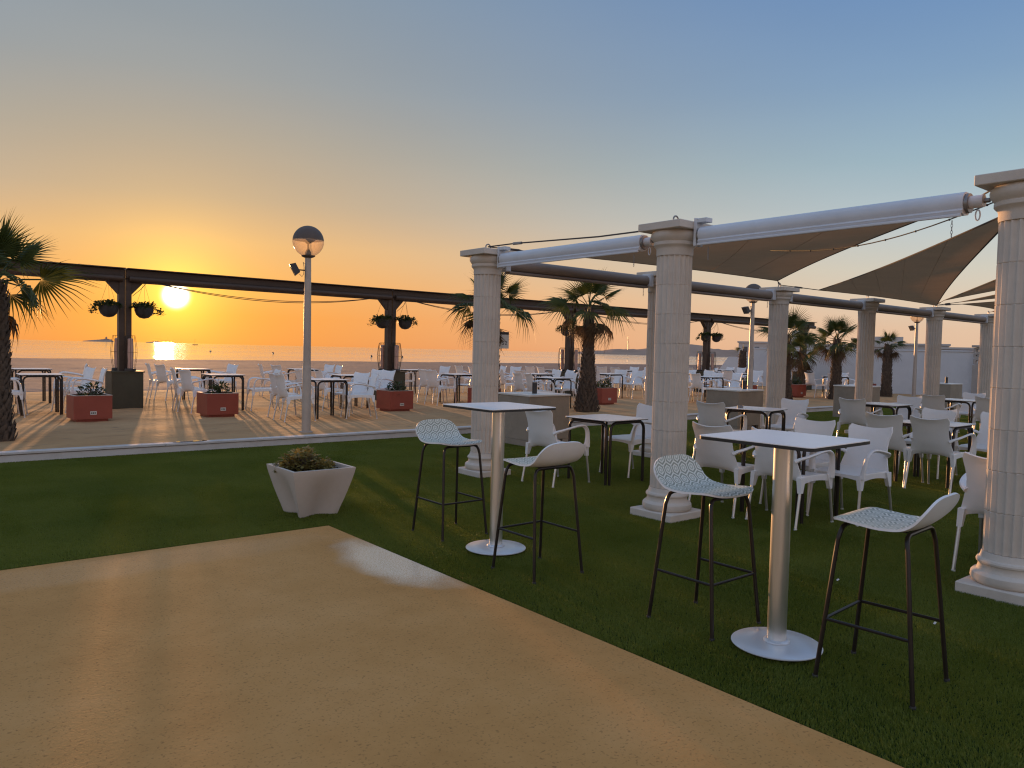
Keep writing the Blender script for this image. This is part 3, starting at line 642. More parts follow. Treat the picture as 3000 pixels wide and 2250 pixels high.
for k in range(19):
    t = k/18; wp.append((6.9-1.2*t, 4.35-2.6*t, 2.56-0.14*math.sin(PI*t)+0.06*t))
MB().tube(wp, 0.005, 5).build('cord', INK, wire)
b = MB()
for k in range(2, 18, 2): q = wp[k]; b.tube([(q[0], q[1], q[2]+0.006), (q[0], q[1], q[2]-0.008)], 0.007, 5)
b.build('clips', INK, wire)

# ------------------------------------------------------------------ bar stools, bar tables
def hex_mat():
    m = bpy.data.materials.new('hexagon_print'); m.use_nodes = True; nt = m.node_tree; N = nt.nodes; L = nt.links; p = N['Principled BSDF']
    uv = N.new('ShaderNodeUVMap'); uv.uv_map = 'UVMap'
    sc = N.new('ShaderNodeVectorMath'); sc.operation = 'SCALE'; st_ = N.new('ShaderNodeVectorMath'); st_.operation = 'MULTIPLY'; st_.inputs[1].default_value = (1.0, 0.88, 1.0); L.new(uv.outputs[0], st_.inputs[0]); L.new(st_.outputs[0], sc.inputs[0]); sc.inputs['Scale'].default_value = 1/0.070
    def vop(op, a, b):
        v = N.new('ShaderNodeVectorMath'); v.operation = op
        for i, q in enumerate((a, b)):
            if q is None: continue
            if isinstance(q, tuple): v.inputs[i].default_value = q
            else: L.new(q, v.inputs[i])
        return v
    r = (1.0, 1.7320508, 1.0); h = (0.5, 0.8660254, 0.5)
    a = vop('SUBTRACT', vop('MODULO', sc.outputs[0], r).outputs[0], h).outputs[0]
    b = vop('SUBTRACT', vop('MODULO', vop('ADD', sc.outputs[0], h).outputs[0], r).outputs[0], h).outputs[0]
    def flat(v):
        return vop('MULTIPLY', v, (1, 1, 0)).outputs[0]
    a, b = flat(a), flat(b)
    la = vop('DOT_PRODUCT', a, a).outputs['Value']; lb_ = vop('DOT_PRODUCT', b, b).outputs['Value']
    cmp_ = N.new('ShaderNodeMath'); cmp_.operation = 'LESS_THAN'; L.new(la, cmp_.inputs[0]); L.new(lb_, cmp_.inputs[1])
    mx = N.new('ShaderNodeMix'); mx.data_type = 'VECTOR'; L.new(cmp_.outputs[0], mx.inputs[0]); L.new(b, mx.inputs[4]); L.new(a, mx.inputs[5])
    ab = vop('ABSOLUTE', mx.outputs[1], None).outputs[0]
    d1 = vop('DOT_PRODUCT', ab, (0.5, 0.8660254, 0)).outputs['Value']; sp = N.new('ShaderNodeSeparateXYZ'); L.new(ab, sp.inputs[0])
    mxx = N.new('ShaderNodeMath'); mxx.operation = 'MAXIMUM'; L.new(d1, mxx.inputs[0]); L.new(sp.outputs[0], mxx.inputs[1])
    rp = N.new('ShaderNodeValToRGB'); L.new(mxx.outputs[0], rp.inputs[0]); cr = rp.color_ramp
    W = (0.80, 0.79, 0.71, 1); G = (0.33, 0.35, 0.28, 1); M = (0.50, 0.52, 0.44, 1)
    stops = [(0.0, W), (0.08, W), (0.11, M), (0.20, M), (0.22, W), (0.305, W), (0.325, G), (0.435, G), (0.45, W), (0.5, W)]
    while len(cr.elements) < len(stops): cr.elements.new(0.5)
    for e, (q, c) in zip(cr.elements, stops): e.position = q; e.color = c
    L.new(rp.outputs[0], p.inputs['Base Color']); p.inputs['Roughness'].default_value = 0.32
    nz = N.new('ShaderNodeTexNoise'); nz.inputs['Scale'].default_value = 400; bp = N.new('ShaderNodeBump'); bp.inputs['Strength'].default_value = 0.08; bp.inputs['Distance'].default_value = 0.002; L.new(nz.outputs[0], bp.inputs['Height']); L.new(bp.outputs[0], p.inputs['Normal'])
    return m
HEX = hex_mat()
def smooth_poly(keys, t):
    """Catmull-Rom through keys at parameter t in 0..1"""
    n = len(keys)-1; x = t*n; i = min(int(x), n-1); f = x-i
    P = [Vector(keys[max(0, min(n, i+o))]) for o in (-1, 0, 1, 2)]
    return 0.5*((2*P[1]) + (-P[0]+P[2])*f + (2*P[0]-5*P[1]+4*P[2]-P[3])*f*f + (-P[0]+3*P[1]-3*P[2]+P[3])*f**3)
def make_stool():
    # faces +X; low back at -X
    t = thing('bar_stool', '', 'bar stool', group='bar stools with hexagon seats')
    keys = [(0.205, 0, 0.752), (0.15, 0, 0.766), (0.06, 0, 0.754), (-0.04, 0, 0.742), (-0.125, 0, 0.750), (-0.185, 0, 0.790), (-0.222, 0, 0.850), (-0.245, 0, 0.912)]
    na, nb = 34, 17; G = []; arc = 0; prev = None; UV = []
    for i in range(na):
        s = (1-math.cos(PI*i/(na-1)))/2; q = smooth_poly(keys, s)
        if prev is not None: arc += (q-prev).length
        prev = q
        # outline: rounded front, slightly waisted, wide low back with rounded top
        if s < 0.22: hw = 0.205*math.sqrt(max(1-((0.22-s)/0.225)**2.6, 0.0))
        elif s < 0.72: hw = 0.205+0.006*math.sin((s-0.22)/0.5*PI)
        else: hw = 0.208*max(1-((s-0.72)/0.285)**2.8, 0.0)**0.42
        hw = max(hw, 0.012); row = []; uvr = []
        for j in range(nb):
            f = -1+2*j/(nb-1); y = hw*f
            dish = 0.022*f*f*(1-0.3*s)
            nxt = smooth_poly(keys, min(s+0.02, 1)) - smooth_poly(keys, max(s-0.02, 0)); tn = Vector((nxt.x, 0, nxt.z)).normalized(); nr = Vector((tn.z, 0, -tn.x))
            if nr.x < 0 and abs(nr.z) < 0.3: nr = -nr
            if nr.z < 0: nr = -nr
            k = -1 if s < 0.25 else 1
            edge_lift = dish*float(np.interp(s, [0, 0.15, 0.5, 0.78, 1.0], [0.0, 0.2, 1.0, 0.7, 0.0]))
            row.append(q+Vector((0, y, 0))+nr*(edge_lift-0.010)); uvr.append((y+0.5, arc+0.5))
        G.append(row); UV.append(uvr)
    m = MB().shell(G, 0.011); me = m.mesh('seat_shell', HEX, 60); me.materials.append(PLASTIC)
    uvl = me.uv_layers.new(name='UVMap'); na_nb = na*nb
    flat = [c for r_ in UV for c in r_]
    # the printed face is the upper one, the underside and rim are plain
    for pl in me.polygons:
        side = [v < na_nb for v in pl.vertices]
        for li in pl.loop_indices: uvl.data[li].uv = flat[me.loops[li].vertex_index % na_nb]
    up_first = Vector(me.vertices[(na//3)*nb+nb//2].co).z > Vector(me.vertices[na_nb+(na//3)*nb+nb//2].co).z
    for pl in me.polygons:
        first = all(v < na_nb for v in pl.vertices); second = all(v >= na_nb for v in pl.vertices)
        pl.material_index = 0 if (first and up_first) or (second and not up_first) else 1
    link('seat_shell', me, t)
    tops = [(0.135, 0.145), (0.135, -0.145), (-0.135, 0.145), (-0.135, -0.145)]; feet = [(0.215, 0.215), (0.215, -0.215), (-0.215, 0.215), (-0.215, -0.215)]
    def leg_at(i, z):
        f = (0.70-z)/0.70; return (tops[i][0]*(1-f)*1.10+feet[i][0]*f, tops[i][1]*(1-f)*1.18+feet[i][1]*f, z)
    for i in range(4):
        sx = math.copysign(1, tops[i][0]); sy = math.copysign(1, tops[i][1])
        a = leg_at(i, 0.69)
        path = [leg_at(i, 0.0), leg_at(i, 0.35), leg_at(i, 0.66)]
        path += [(a[0]-0.004*sx, a[1]-0.006*sy, 0.695), (a[0]-0.008*sx, a[1]-0.02*sy, 0.718), (a[0]-0.01*sx, a[1]-0.045*sy, 0.727), (a[0]-0.01*sx, 0.0, 0.728)]
        MB().tube(path, 0.0105, 10).build('leg', BLACKTUBE, t)
        MB().lathe([(0.012, 0.0005), (0.0135, 0.002), (0.0135, 0.014), (0.0125, 0.016)], 10, feet[i]).build('foot_cap', DARKPLASTIC, t)
    MB().box(-0.12, 0.12, -0.10, 0.10, 0.7285, 0.7325).build('seat_plate', BLACKTUBE, t)
    zf = 0.285
    for i, j in ((0, 2), (1, 3), (0, 1)):
        a, b = Vector(leg_at(i, zf)), Vector(leg_at(j, zf))
        MB().tube([a, a.lerp(b, 0.5), b], 0.0075, 8).build('footrest_bar', BLACKTUBE, t)
    return t
st0 = make_stool()
for i, (x, y, rz, lab) in enumerate(((3.58, 5.10, -PI/2, 'hexagon-print bar stool left of the left bar table, its back to the lamp post'),
        (3.45, 3.87, PI/2, 'bar stool right of the left bar table, plain back of its shell towards us'),
        (3.57, 2.59, -PI/2, 'hexagon-print bar stool left of the nearest bar table'),
        (3.60, 1.61, PI/2+0.07, 'nearest bar stool, in front at the right of the nearest bar table'))):
    place(st0 if i == 0 else copy_tree(st0), lab, (x, y, 0.004), rz)
def make_bar_table():
    t = thing('bar_table', '', 'bar table', group='tall square bar tables')
    W = 0.62
    MB().prism(rect_round(W, W, 0.035), 1.066, 1.070).build('tabletop', HPL, t)
    MB().prism(rect_round(W-0.001, W-0.001, 0.035), 1.050, 1.0658).build('core_edge', BLACKEDGE, t)
    MB().prism(rect_round(0.3, 0.3, 0.02), 1.040, 1.0498).build('mounting_plate', STEEL, t)
    MB().lathe([(0.048, 0.03), (0.048, 1.040)], 32).build('pole', BRUSHED, t)
    MB().lathe([(0.066, 0.019), (0.066, 0.024), (0.060, 0.030), (0.0485, 0.034)], 32).build('collar', BASEPAINT, t)
    MB().lathe([(0.221, 0.001), (0.225, 0.004), (0.225, 0.008), (0.219, 0.012), (0.12, 0.0165), (0.05, 0.0185)], 56).build('base_disc', BASEPAINT, t)
    return t
bt0 = make_bar_table()
place(bt0, 'tall white-topped bar table on steel pole, left of the middle column', (3.555, 4.46, 0.021), 0)
place(copy_tree(bt0), 'nearest tall white-topped bar table on steel pole, at the right', (3.555, 2.125, 0.021), 0.03)

# ------------------------------------------------------------------ armchairs and low tables
def make_chair():
    # faces +X, footprint about 0.6 x 0.56
    t = thing('armchair', '', 'chair')
    na, nb = 14, 11; G = []
    zs = np.linspace(0.385, 0.845, na)
    for z in zs:
        hw = float(np.interp(z, [0.385, 0.45, 0.52, 0.60, 0.66, 0.72, 0.79, 0.83, 0.845], [0.245, 0.240, 0.222, 0.203, 0.196, 0.199, 0.216, 0.219, 0.202]))
        row = []
        for j in range(nb):
            f = -1+2*j/(nb-1)
            x = -0.205-0.24*(z-0.385)-0.035*(1-f*f)*min(1, (z-0.36)/0.2) + 0.02*max(0, (z-0.78)/0.065)**2*-1
            dz = (0.030*abs(f)**2.2-0.014)*max(0, (z-0.66)/0.185)**1.5 if z > 0.66 else 0
            dzl = 0.045*(1-abs(f)**4)*max(0, (0.45-z)/0.065)     # arched lower edge
            row.append((x, hw*f, z+dz+dzl))
        G.append(row)
    MB().shell(G, 0.012).build('backrest', PLASTIC, t, 60)
    na, nb = 10, 11; G = []
    for i in range(na):
        s = i/(na-1); row = []
        for j in range(nb):
            f = -1+2*j/(nb-1); x = -0.225+0.455*s; hw = 0.225+0.012*math.sin(PI*s)
            z = 0.452-0.018*(1-f*f)*(1-abs(2*s-1)**3)-0.018*max(0, s-0.82)/0.18
            row.append((x, hw*f, z))
        G.append(row)
    seat = MB().shell(G, 0.012)
    # front and side aprons
    for f0, f1 in (((0.232, -0.225), (0.232, 0.225)),):
        G = [[(0.230, -0.225+0.45*j/8, z-(0.0 if k == 0 else 0.02*math.sin(PI*j/8)*-1)) for j in range(9)] for k, z in enumerate((0.440, 0.395))]
        seat.shell(G, 0.010)
    for s in (-1, 1):
        G = [[(-0.22+0.45*j/8, s*0.232, z+(0 if k == 0 else 0.022*math.sin(PI*j/8))) for j in range(9)] for k, z in enumerate((0.446, 0.385))]
        seat.shell(G, 0.010)
    seat.build('seat', PLASTIC, t, 50)
    for s in (-1, 1):
        ks = [(-0.255, s*0.196, 0.585), (-0.235, s*0.222, 0.605), (-0.17, s*0.250, 0.622), (-0.06, s*0.268, 0.645), (0.06, s*0.272, 0.664), (0.145, s*0.272, 0.660), (0.198, s*0.270, 0.625), (0.222, s*0.264, 0.565), (0.232, s*0.255, 0.49), (0.234, s*0.245, 0.42)]
        path = [smooth_poly(ks, q/26) for q in range(27)]
        rad = [float(np.interp(q/26, [0, 0.15, 0.4, 0.65, 0.8, 1.0], [0.036, 0.029, 0.023, 0.025, 0.026, 0.038])) for q in range(27)]
        MB().tube(path, rad, 8, flat=0.55, upv=(0, 0, 1)).build('armrest', PLASTIC, t, 60)
    for sx in (-1, 1):
        for sy in (-1, 1):
            xt, yt = (0.228, 0.226) if sx > 0 else (-0.216, 0.230); xb, yb = (0.243, 0.236) if sx > 0 else (-0.238, 0.240); xf = 0.285 if sx > 0 else -0.302
            yt, yb, yf = sy*yt, sy*yb, sy*0.248
            zb = 0.315
            def q(cx, cy, a, b): return [(cx-a, cy-b), (cx+a, cy-b), (cx+a, cy+b), (cx-a, cy+b)]
            lg = thing_part('leg', t)
            MB().prism(q(xb, yb, 0.018, 0.017), zb, 0.448, q(xt, yt, 0.040, 0.022)).build('leg_socket', PLASTIC, lg)
            MB().tube([(xb, yb, zb+0.02), (xf, yf, 0.012)], [0.0135, 0.0125], 8).build('leg_tube', ALU, lg)
            MB().tube([(xf, yf, 0.014), (xf+0.001, yf, 0.0)], 0.0145, 8).build('foot', PLASTIC, lg)
    return t
def thing_part(name, parent):
    o = bpy.data.objects.new(name, None); C.objects.link(o); o.parent = parent; o.empty_display_size = 0.05; return o
def make_table():
    t = thing('low_table', '', 'table')
    W = 0.70
    MB().prism(rect_round(W, W, 0.03), 0.732, 0.7395).build('tabletop', HPL, t)
    MB().prism(rect_round(W-0.002, W-0.002, 0.03), 0.724, 0.7318).build('core_edge', BLACKEDGE, t)
    for k in range(4):
        a = k*PI/2; c, s = math.cos(a), math.sin(a); e = W/2-0.045; d = W/2-0.030
        def P(x, y, z): return (x*c-y*s, x*s+y*c, z)
        pts = [P(d, -e+0.015, 0.0), P(d, -e+0.015, 0.30), P(d, -e+0.015, 0.62)]
        pts += [P(d, -e+0.015+0.085*(1-math.cos(q)), 0.62+0.085*math.sin(q)) for q in (0.4, 0.8, 1.2, PI/2)]
        pts += [P(d, e-0.015-0.085*(1-math.cos(q)), 0.62+0.085*math.sin(q)) for q in (PI/2, 1.2, 0.8, 0.4)]
        pts += [P(d, e-0.015, 0.62), P(d, e-0.015, 0.30), P(d, e-0.015, 0.0)]
        MB().tube(pts, 0.0165, 8).build('leg_frame', BLACKTUBE, t)
        for y in (-0.15, 0.15):
            q = P(d-0.04, y, 0); MB().lathe([(0.011, 0.694), (0.011, 0.7238)], 8, q[:2]).build('spacer', PLASTIC, t)
    return t
chair0, table0 = make_chair(), make_table(); used = {'c': 0, 't': 0}
def put_table(x, y, z, rz, label, group):
    o = table0 if not used['t'] else copy_tree(table0); used['t'] += 1; place(o, label, (x, y, z), rz, group)
def put_chair(x, y, z, rz, label, group):
    o = chair0 if not used['c'] else copy_tree(chair0); used['c'] += 1; place(o, label, (x, y, z), rz, group)

GL = 'white armchairs on the turf'; GT = 'low tables on the turf'; z0 = 0.006
put_table(6.60, 6.24, z0, 0.03, 'low white-topped table just left of the middle column', GT)
put_chair(5.99, 6.43, z0, 0.05, 'white armchair left of the low table, behind the left bar table', GL)
put_chair(7.22, 6.40, z0, PI-0.05, 'white armchair half hidden behind the middle column, facing the low table', GL)
put_table(9.85, 6.36, z0, 0.2, 'low table with ashtray behind the nearest bar table', GT)
put_chair(9.18, 6.48, z0, 0.14, 'white armchair left of the low table with the ashtray', GL)
put_chair(10.55, 6.30, z0, PI+0.12, 'white armchair right of the low table with the ashtray', GL)
ash = thing('ashtray', 'small glass ashtray on the low table behind the nearest bar table', 'ashtray', (9.70, 6.52, z0+0.7396))
MB().lathe([(0.035, 0), (0.042, 0.004), (0.046, 0.03), (0.040, 0.032), (0.034, 0.010)], 14).build('bowl', STEEL, ash)
put_table(6.68, 3.92, z0, -0.04, 'low table hidden below the nearest bar table top, dark legs showing', GT)
put_chair(6.34, 4.36, z0, 0.04, 'white armchair seen from behind, just right of the middle column', GL)
put_chair(6.40, 3.74, z0, -0.03, 'white armchair seen from behind, directly behind the nearest bar table pole', GL)
put_chair(7.18, 4.12, z0, PI+0.06, 'white armchair with only its top showing above the nearest bar table', GL)
put_chair(7.02, 3.50, z0, PI-0.06, 'white armchair right of the nearest bar table, its front towards us', GL)
put_table(9.92, 3.93, z0, 0.02, 'low table between pairs of armchairs left of the right column', GT)
put_chair(9.50, 4.22, z0, 0.05, 'left one of two grey-shaded armchairs seen from behind, near the right column', GL)
put_chair(9.47, 3.67, z0, -0.04, 'right one of two grey-shaded armchairs seen from behind, near the right column', GL)
put_chair(10.55, 4.25, z0, PI, 'white armchair peeking between the two armchairs seen from behind', GL)
put_chair(10.50, 3.55, z0, PI-0.08, 'white armchair beside the right column, facing the low table', GL)
put_table(13.20, 6.05, z0, 0.05, 'low table in front of the concrete counter, right of the nearest bar table', GT)
put_chair(12.45, 6.10, z0, 0.08, 'white armchair seen from behind at the low table before the third counter', GL)
put_chair(13.85, 6.05, z0, PI, 'white armchair on the far side of the low table before the third counter', GL)
put_table(16.35, 6.02, z0, 0.0, 'farthest low table on the turf, before the farthest counter', GT)
put_chair(15.60, 6.12, z0, 0.04, 'white armchair seen from behind at the farthest low table on the turf', GL)
put_chair(17.00, 6.12, z0, PI, 'white armchair on the far side of the farthest low table on the turf', GL)
put_chair(15.95, 5.32, z0, 0.1, 'white armchair just left of the right column, before the lattice wall', GL)
put_chair(14.3, 4.30, z0, 0.1, 'white armchair tucked behind the right column edge, lower than its neighbour', GL)
put_table(6.72, 1.82, z0, 0.02, 'low table hidden behind the right column, one dark leg showing', GT)
put_chair(6.20, 1.93, z0, 0.06, 'nearest white armchair, half hidden by the right column', GL)

zS = SAND_Z+0.005
ROWS = {'nearest row': [(6.62, 13.68), (12.62, 13.74), (18.79, 13.75), (25.65, 13.45)],
        'middle row': [(2.29, 16.43), (5.52, 16.12), (8.19, 15.7), (11.43, 16.07), (14.28, 16.2), (17.05, 16.11), (20.6, 16.2), (23.9, 16.3)],
        'seaward row': [(2.55, 19.53), (6.02, 19.72), (8.95, 19.82), (12.25, 19.49), (15.1, 19.6), (17.92, 19.3), (21.45, 19.47), (26.02, 19.74), (28.74, 20.2)]}
ORD = ['first', 'second', 'third', 'fourth', 'fifth', 'sixth', 'seventh', 'eighth', 'ninth']
rnd = random.Random(11)
for rn, spots in ROWS.items():
    for i, (x, y) in enumerate(spots):
        where = f'{ORD[i]} sand table from left, {rn}'
        put_table(x, y, zS, rnd.uniform(-0.08, 0.08), f'low white-topped table, {ORD[i]} from left, {rn} on the sand', 'low tables on the sand')
        for sx, sy, side in ((-1, -1, 'near left of'), (-1, 1, 'far left of'), (1, -1, 'near right of'), (1, 1, 'far right of')):
            if rnd.random() < 0.10: continue
            put_chair(x+sx*(0.62+rnd.uniform(-0.08, 0.14)), y+sy*(0.31+rnd.uniform(-0.04, 0.07)), zS, (0 if sx < 0 else PI)+rnd.uniform(-0.32, 0.32),
                      f'white armchair {side} {where}', 'white armchairs on the sand')

# ------------------------------------------------------------------ plants
def leaf_cluster(n, spread, height, lmin, lmax, width, seed, droop=0.3, hollow=0.0):
    rr_ = random.Random(seed); m = MB()
    for k in range(n):
        a = rr_.uniform(0, 2*PI); q = math.sqrt(rr_.random())*spread; zz = rr_.uniform(hollow, 1)*height*math.sqrt(max(0, 1-(q/spread)**2*0.8))
        base = Vector((q*math.cos(a), q*math.sin(a), zz)); el = rr_.uniform(-0.3, 1.2); a2 = a+rr_.uniform(-1, 1)
        d = Vector((math.cos(a2)*math.cos(el), math.sin(a2)*math.cos(el), math.sin(el))); ln = rr_.uniform(lmin, lmax)
        s = d.cross(Vector((0, 0, 1))); s = s.normalized() if s.length > 0.1 else Vector((1, 0, 0)); w = width*ln
        mid = base+d*ln*0.55+Vector((0, 0, 0.02*ln)); tip = base+d*ln+Vector((0, 0, -droop*ln*0.5))
        m.add([base, mid-s*w, mid+s*w, tip], [(0, 1, 3), (0, 3, 2)])
    return m
def stems(n, spread, height, seed):
    rr_ = random.Random(seed); m = MB()
    for k in range(n):
        a = rr_.uniform(0, 2*PI); q = rr_.random()*spread
        m.tube([(q*0.2*math.cos(a), q*0.2*math.sin(a), -0.02), (q*0.6*math.cos(a), q*0.6*math.sin(a), height*0.5), (q*math.cos(a), q*math.sin(a), height*0.9)], [0.007, 0.005, 0.003], 5)
    return m
# white tapered planter at the corner of the floor
pl = thing('white_planter', 'white square tapered planter on the turf at the floor corner', 'planter', (2.98, 6.42, 0.004), 0.0)
def planter_ring(half, pinch, z, n=12):
    # square outline whose sides are pushed in at their middles
    pts = []
    for k in range(4):
        a = k*PI/2; c, s = math.cos(a), math.sin(a)
        for j in range(n):
            f = -1+2*j/n; x = half*(1-pinch*(math.cos(f*PI/2)**3)); y = half*f
            pts.append((x*c-y*s, x*s+y*c, z))
    return pts
prof = [(0.172, 0.42, 0.0), (0.178, 0.42, 0.012), (0.195, 0.36, 0.07), (0.218, 0.28, 0.14), (0.242, 0.19, 0.22), (0.264, 0.10, 0.30), (0.282, 0.015, 0.37), (0.291, 0.0, 0.415), (0.292, 0.0, 0.428), (0.266, 0.0, 0.428), (0.258, 0.0, 0.36)]
vs = []; fs = []
for h_, pn, z_ in prof: vs += planter_ring(h_, pn, z_)
nn = 48
for j in range(len(prof)-1):
    for k in range(nn): fs.append((j*nn+k, j*nn+(k+1) % nn, (j+1)*nn+(k+1) % nn, (j+1)*nn+k))
fs.append(tuple(range(nn-1, -1, -1)))
MB().add(vs, fs).build('pot', PLANTER, pl, 30)
sg = MB(); rr_ = random.Random(5); G = [[(-0.262+0.524*i/14, -0.262+0.524*j/14, 0.378+rr_.uniform(-0.012, 0.014)) for j in range(15)] for i in range(15)]
sg.shell(G, 0.01).build('soil', SOIL, pl, 60)
pp = thing('succulent_plant', 'low yellow-green succulent growing in the white planter', 'plant', (2.93, 6.50, 0.378))
fo = leaf_cluster(520, 0.15, 0.21, 0.025, 0.065, 0.35, 21)
for dx, dy, sp_r, hh, sd_k in ((0.14, -0.06, 0.10, 0.13, 31), (-0.13, 0.03, 0.09, 0.15, 32), (0.05, 0.11, 0.11, 0.17, 33), (0.19, -0.12, 0.06, 0.07, 34)):
    q2 = leaf_cluster(190, sp_r, hh, 0.025, 0.06, 0.35, sd_k); fo.add([(a_+dx, b__+dy, c_) for a_, b__, c_ in q2.v], q2.f)
fo.build('foliage', SUCCULENT, pp, 0)
stems(40, 0.17, 0.13, 22).build('stem', BARK, pp)

# red planters on the sand
def make_red_planter():
    t = thing('red_planter', '', 'planter', group='red planters on the sand')
    def octo(hx, hy, c):
        hx *= 0.74; hy *= 0.82; c = 0.012
        return [(hx-c, -hy), (hx, -hy+c), (hx, hy-c), (hx-c, hy), (-hx+c, hy), (-hx, hy-c), (-hx, -hy+c), (-hx+c, -hy)]
    o0, o1 = octo(0.40, 0.36, 0.12), octo(0.34, 0.30, 0.10)
    MB().prism(octo(0.33, 0.29, 0.10), -0.03, 0.055).build('foot', RED, t)
    vs = [(x, y, z) for pts, z in ((o0, 0.056), (o0, 0.45), (o1, 0.45), (o1, 0.38)) for x, y in pts]; fs = [tuple(range(7, -1, -1))]
    for j in range(3):
        for k in range(8): fs.append((j*8+k, j*8+(k+1) % 8, (j+1)*8+(k+1) % 8, (j+1)*8+k))
    MB().add(vs, fs).build('tub', RED, t, 20)
    r_ = MB(); vs = [(x, y, z) for pts, z in ((octo(0.405, 0.365, 0.122), 0.4505), (octo(0.405, 0.365, 0.122), 0.458), (octo(0.335, 0.295, 0.098), 0.458), (octo(0.335, 0.295, 0.098), 0.4505)) for x, y in pts]; fs = []
    for j in range(4):
        for k in range(8): fs.append((j*8+k, j*8+(k+1) % 8, ((j+1) % 4)*8+(k+1) % 8, ((j+1) % 4)*8+k))
    r_.add(vs, fs).build('rim', mat('pale_rim', (0.55, 0.42, 0.34), 0.5), t, 20)
    MB().prism(o1, 0.375, 0.40).build('soil', SOIL, t)
    lb_ = MB().box(-0.05, 0.05, -0.3005, -0.2955, 0.13, 0.19).build('label_plate', PAPER, t)
    for k in range(3): MB().box(-0.035+0.026*k, -0.018+0.026*k, -0.3014, -0.3009, 0.148, 0.172).build('print_mark', INK, lb_)
    return t
rp0 = make_red_planter()
for i, (x, y, rz, lab, pr_) in enumerate(((2.80, 14.85, 0.62, 'red planter leftmost on the sand, right of the left palm', 'spiky little plant in the leftmost red planter'), (4.98, 14.85, 0.55, 'second red planter from left, left of the lamp post', 'small plant in the second red planter from left'),
        (8.75, 14.65, 0.33, 'red planter in front of the second dark post', 'small plant in the red planter before the second dark post'), (11.45, 14.95, 0.2, 'red planter half hidden behind the corner column', 'small plant in the red planter behind the corner column'),
        (14.95, 14.35, 0.10, 'red planter right of the thick palm trunk', 'leafy rosette in the red planter right of the thick palm'), (21.6, 14.4, 0.0, 'red planter behind the second concrete counter', 'plant in the red planter behind the second concrete counter'),
        (24.42, 14.30, -0.1, 'red planter between the green palm and its neighbour palm', 'round plant in the red planter between the palms'), (28.7, 13.9, 0.0, 'rightmost red planter, behind the third concrete counter', 'dark plant in the rightmost red planter'))):
    place(rp0 if i == 0 else copy_tree(rp0), lab, (x, y, SAND_Z-0.01), rz*0.04)
    q = thing('potted_plant', pr_, 'plant', (x+0.02, y-0.05, SAND_Z+0.385), i*1.3, 'small plants in the red planters')
    leaf_cluster(170, 0.19, 0.26, 0.06, 0.13, 0.22, 60+i).build('foliage', LEAF, q, 0)
    stems(14, 0.15, 0.22, 80+i).build('stem', BARK, q)

# fan palms
def fan_mesh(name, blade, pet, m, seed, droop, spread=220, nseg=30, split=0.37):
    """a fan leaf lying along +X from the crown: stalk then a pleated fan of pointed segments"""
    rr_ = random.Random(seed); mb = MB()
    mb.tube([(0, 0, 0), (pet*0.5, 0, 0.03), (pet, 0, 0.02)], [0.016, 0.011, 0.009], 5)
    for k in range(nseg):
        f = -1+2*(k+0.5)/nseg; a = R(spread/2)*f; Rk = blade*(1-0.22*abs(f)**2)*rr_.uniform(0.9, 1.05); da = R(spread)/nseg*0.5
        sp = split+rr_.uniform(-0.06, 0.08); tw = rr_.uniform(-0.05, 0.05); dr = droop*rr_.uniform(0.5, 1.5)
        def pt(r, side, w, zz):
            ang = a+side*w+tw*max(0, r/Rk-sp); 
            z = zz-dr*blade*max(0, r/Rk-0.35)**1.6 - 0.16*abs(f)*r
            return (pet+r*math.cos(ang), r*math.sin(ang), z)
        mid = sp*Rk
        vs = [pt(0.01, 0, 0, 0.02), pt(mid, -1, da, 0.020), pt(mid, 0, 0, 0.020+0.022), pt(mid, 1, da, 0.020),
              pt(mid+(Rk-mid)*0.5, -1, da*0.25, 0.02), pt(mid+(Rk-mid)*0.5, 1, da*0.25, 0.02), pt(Rk, 0, 0, 0.0)]
        mb.add(vs, [(0, 1, 2), (0, 2, 3), (1, 4, 2), (2, 4, 5), (2, 5, 3), (4, 6, 5)])
    return mb.mesh(name, m, 0)
FAN = [fan_mesh('frond', 0.62, 0.46, FROND, 1, 0.10), fan_mesh('frond', 0.66, 0.50, FROND, 2, 0.45), fan_mesh('frond', 0.60, 0.50, FROND, 3, 0.8, split=0.42)]
FANDRY = [fan_mesh('frond', 0.55, 0.48, FRONDDRY, 4, 1.1, 190, split=0.4), fan_mesh('frond', 0.5, 0.5, FRONDDRY, 5, 1.5, 170, split=0.35)]
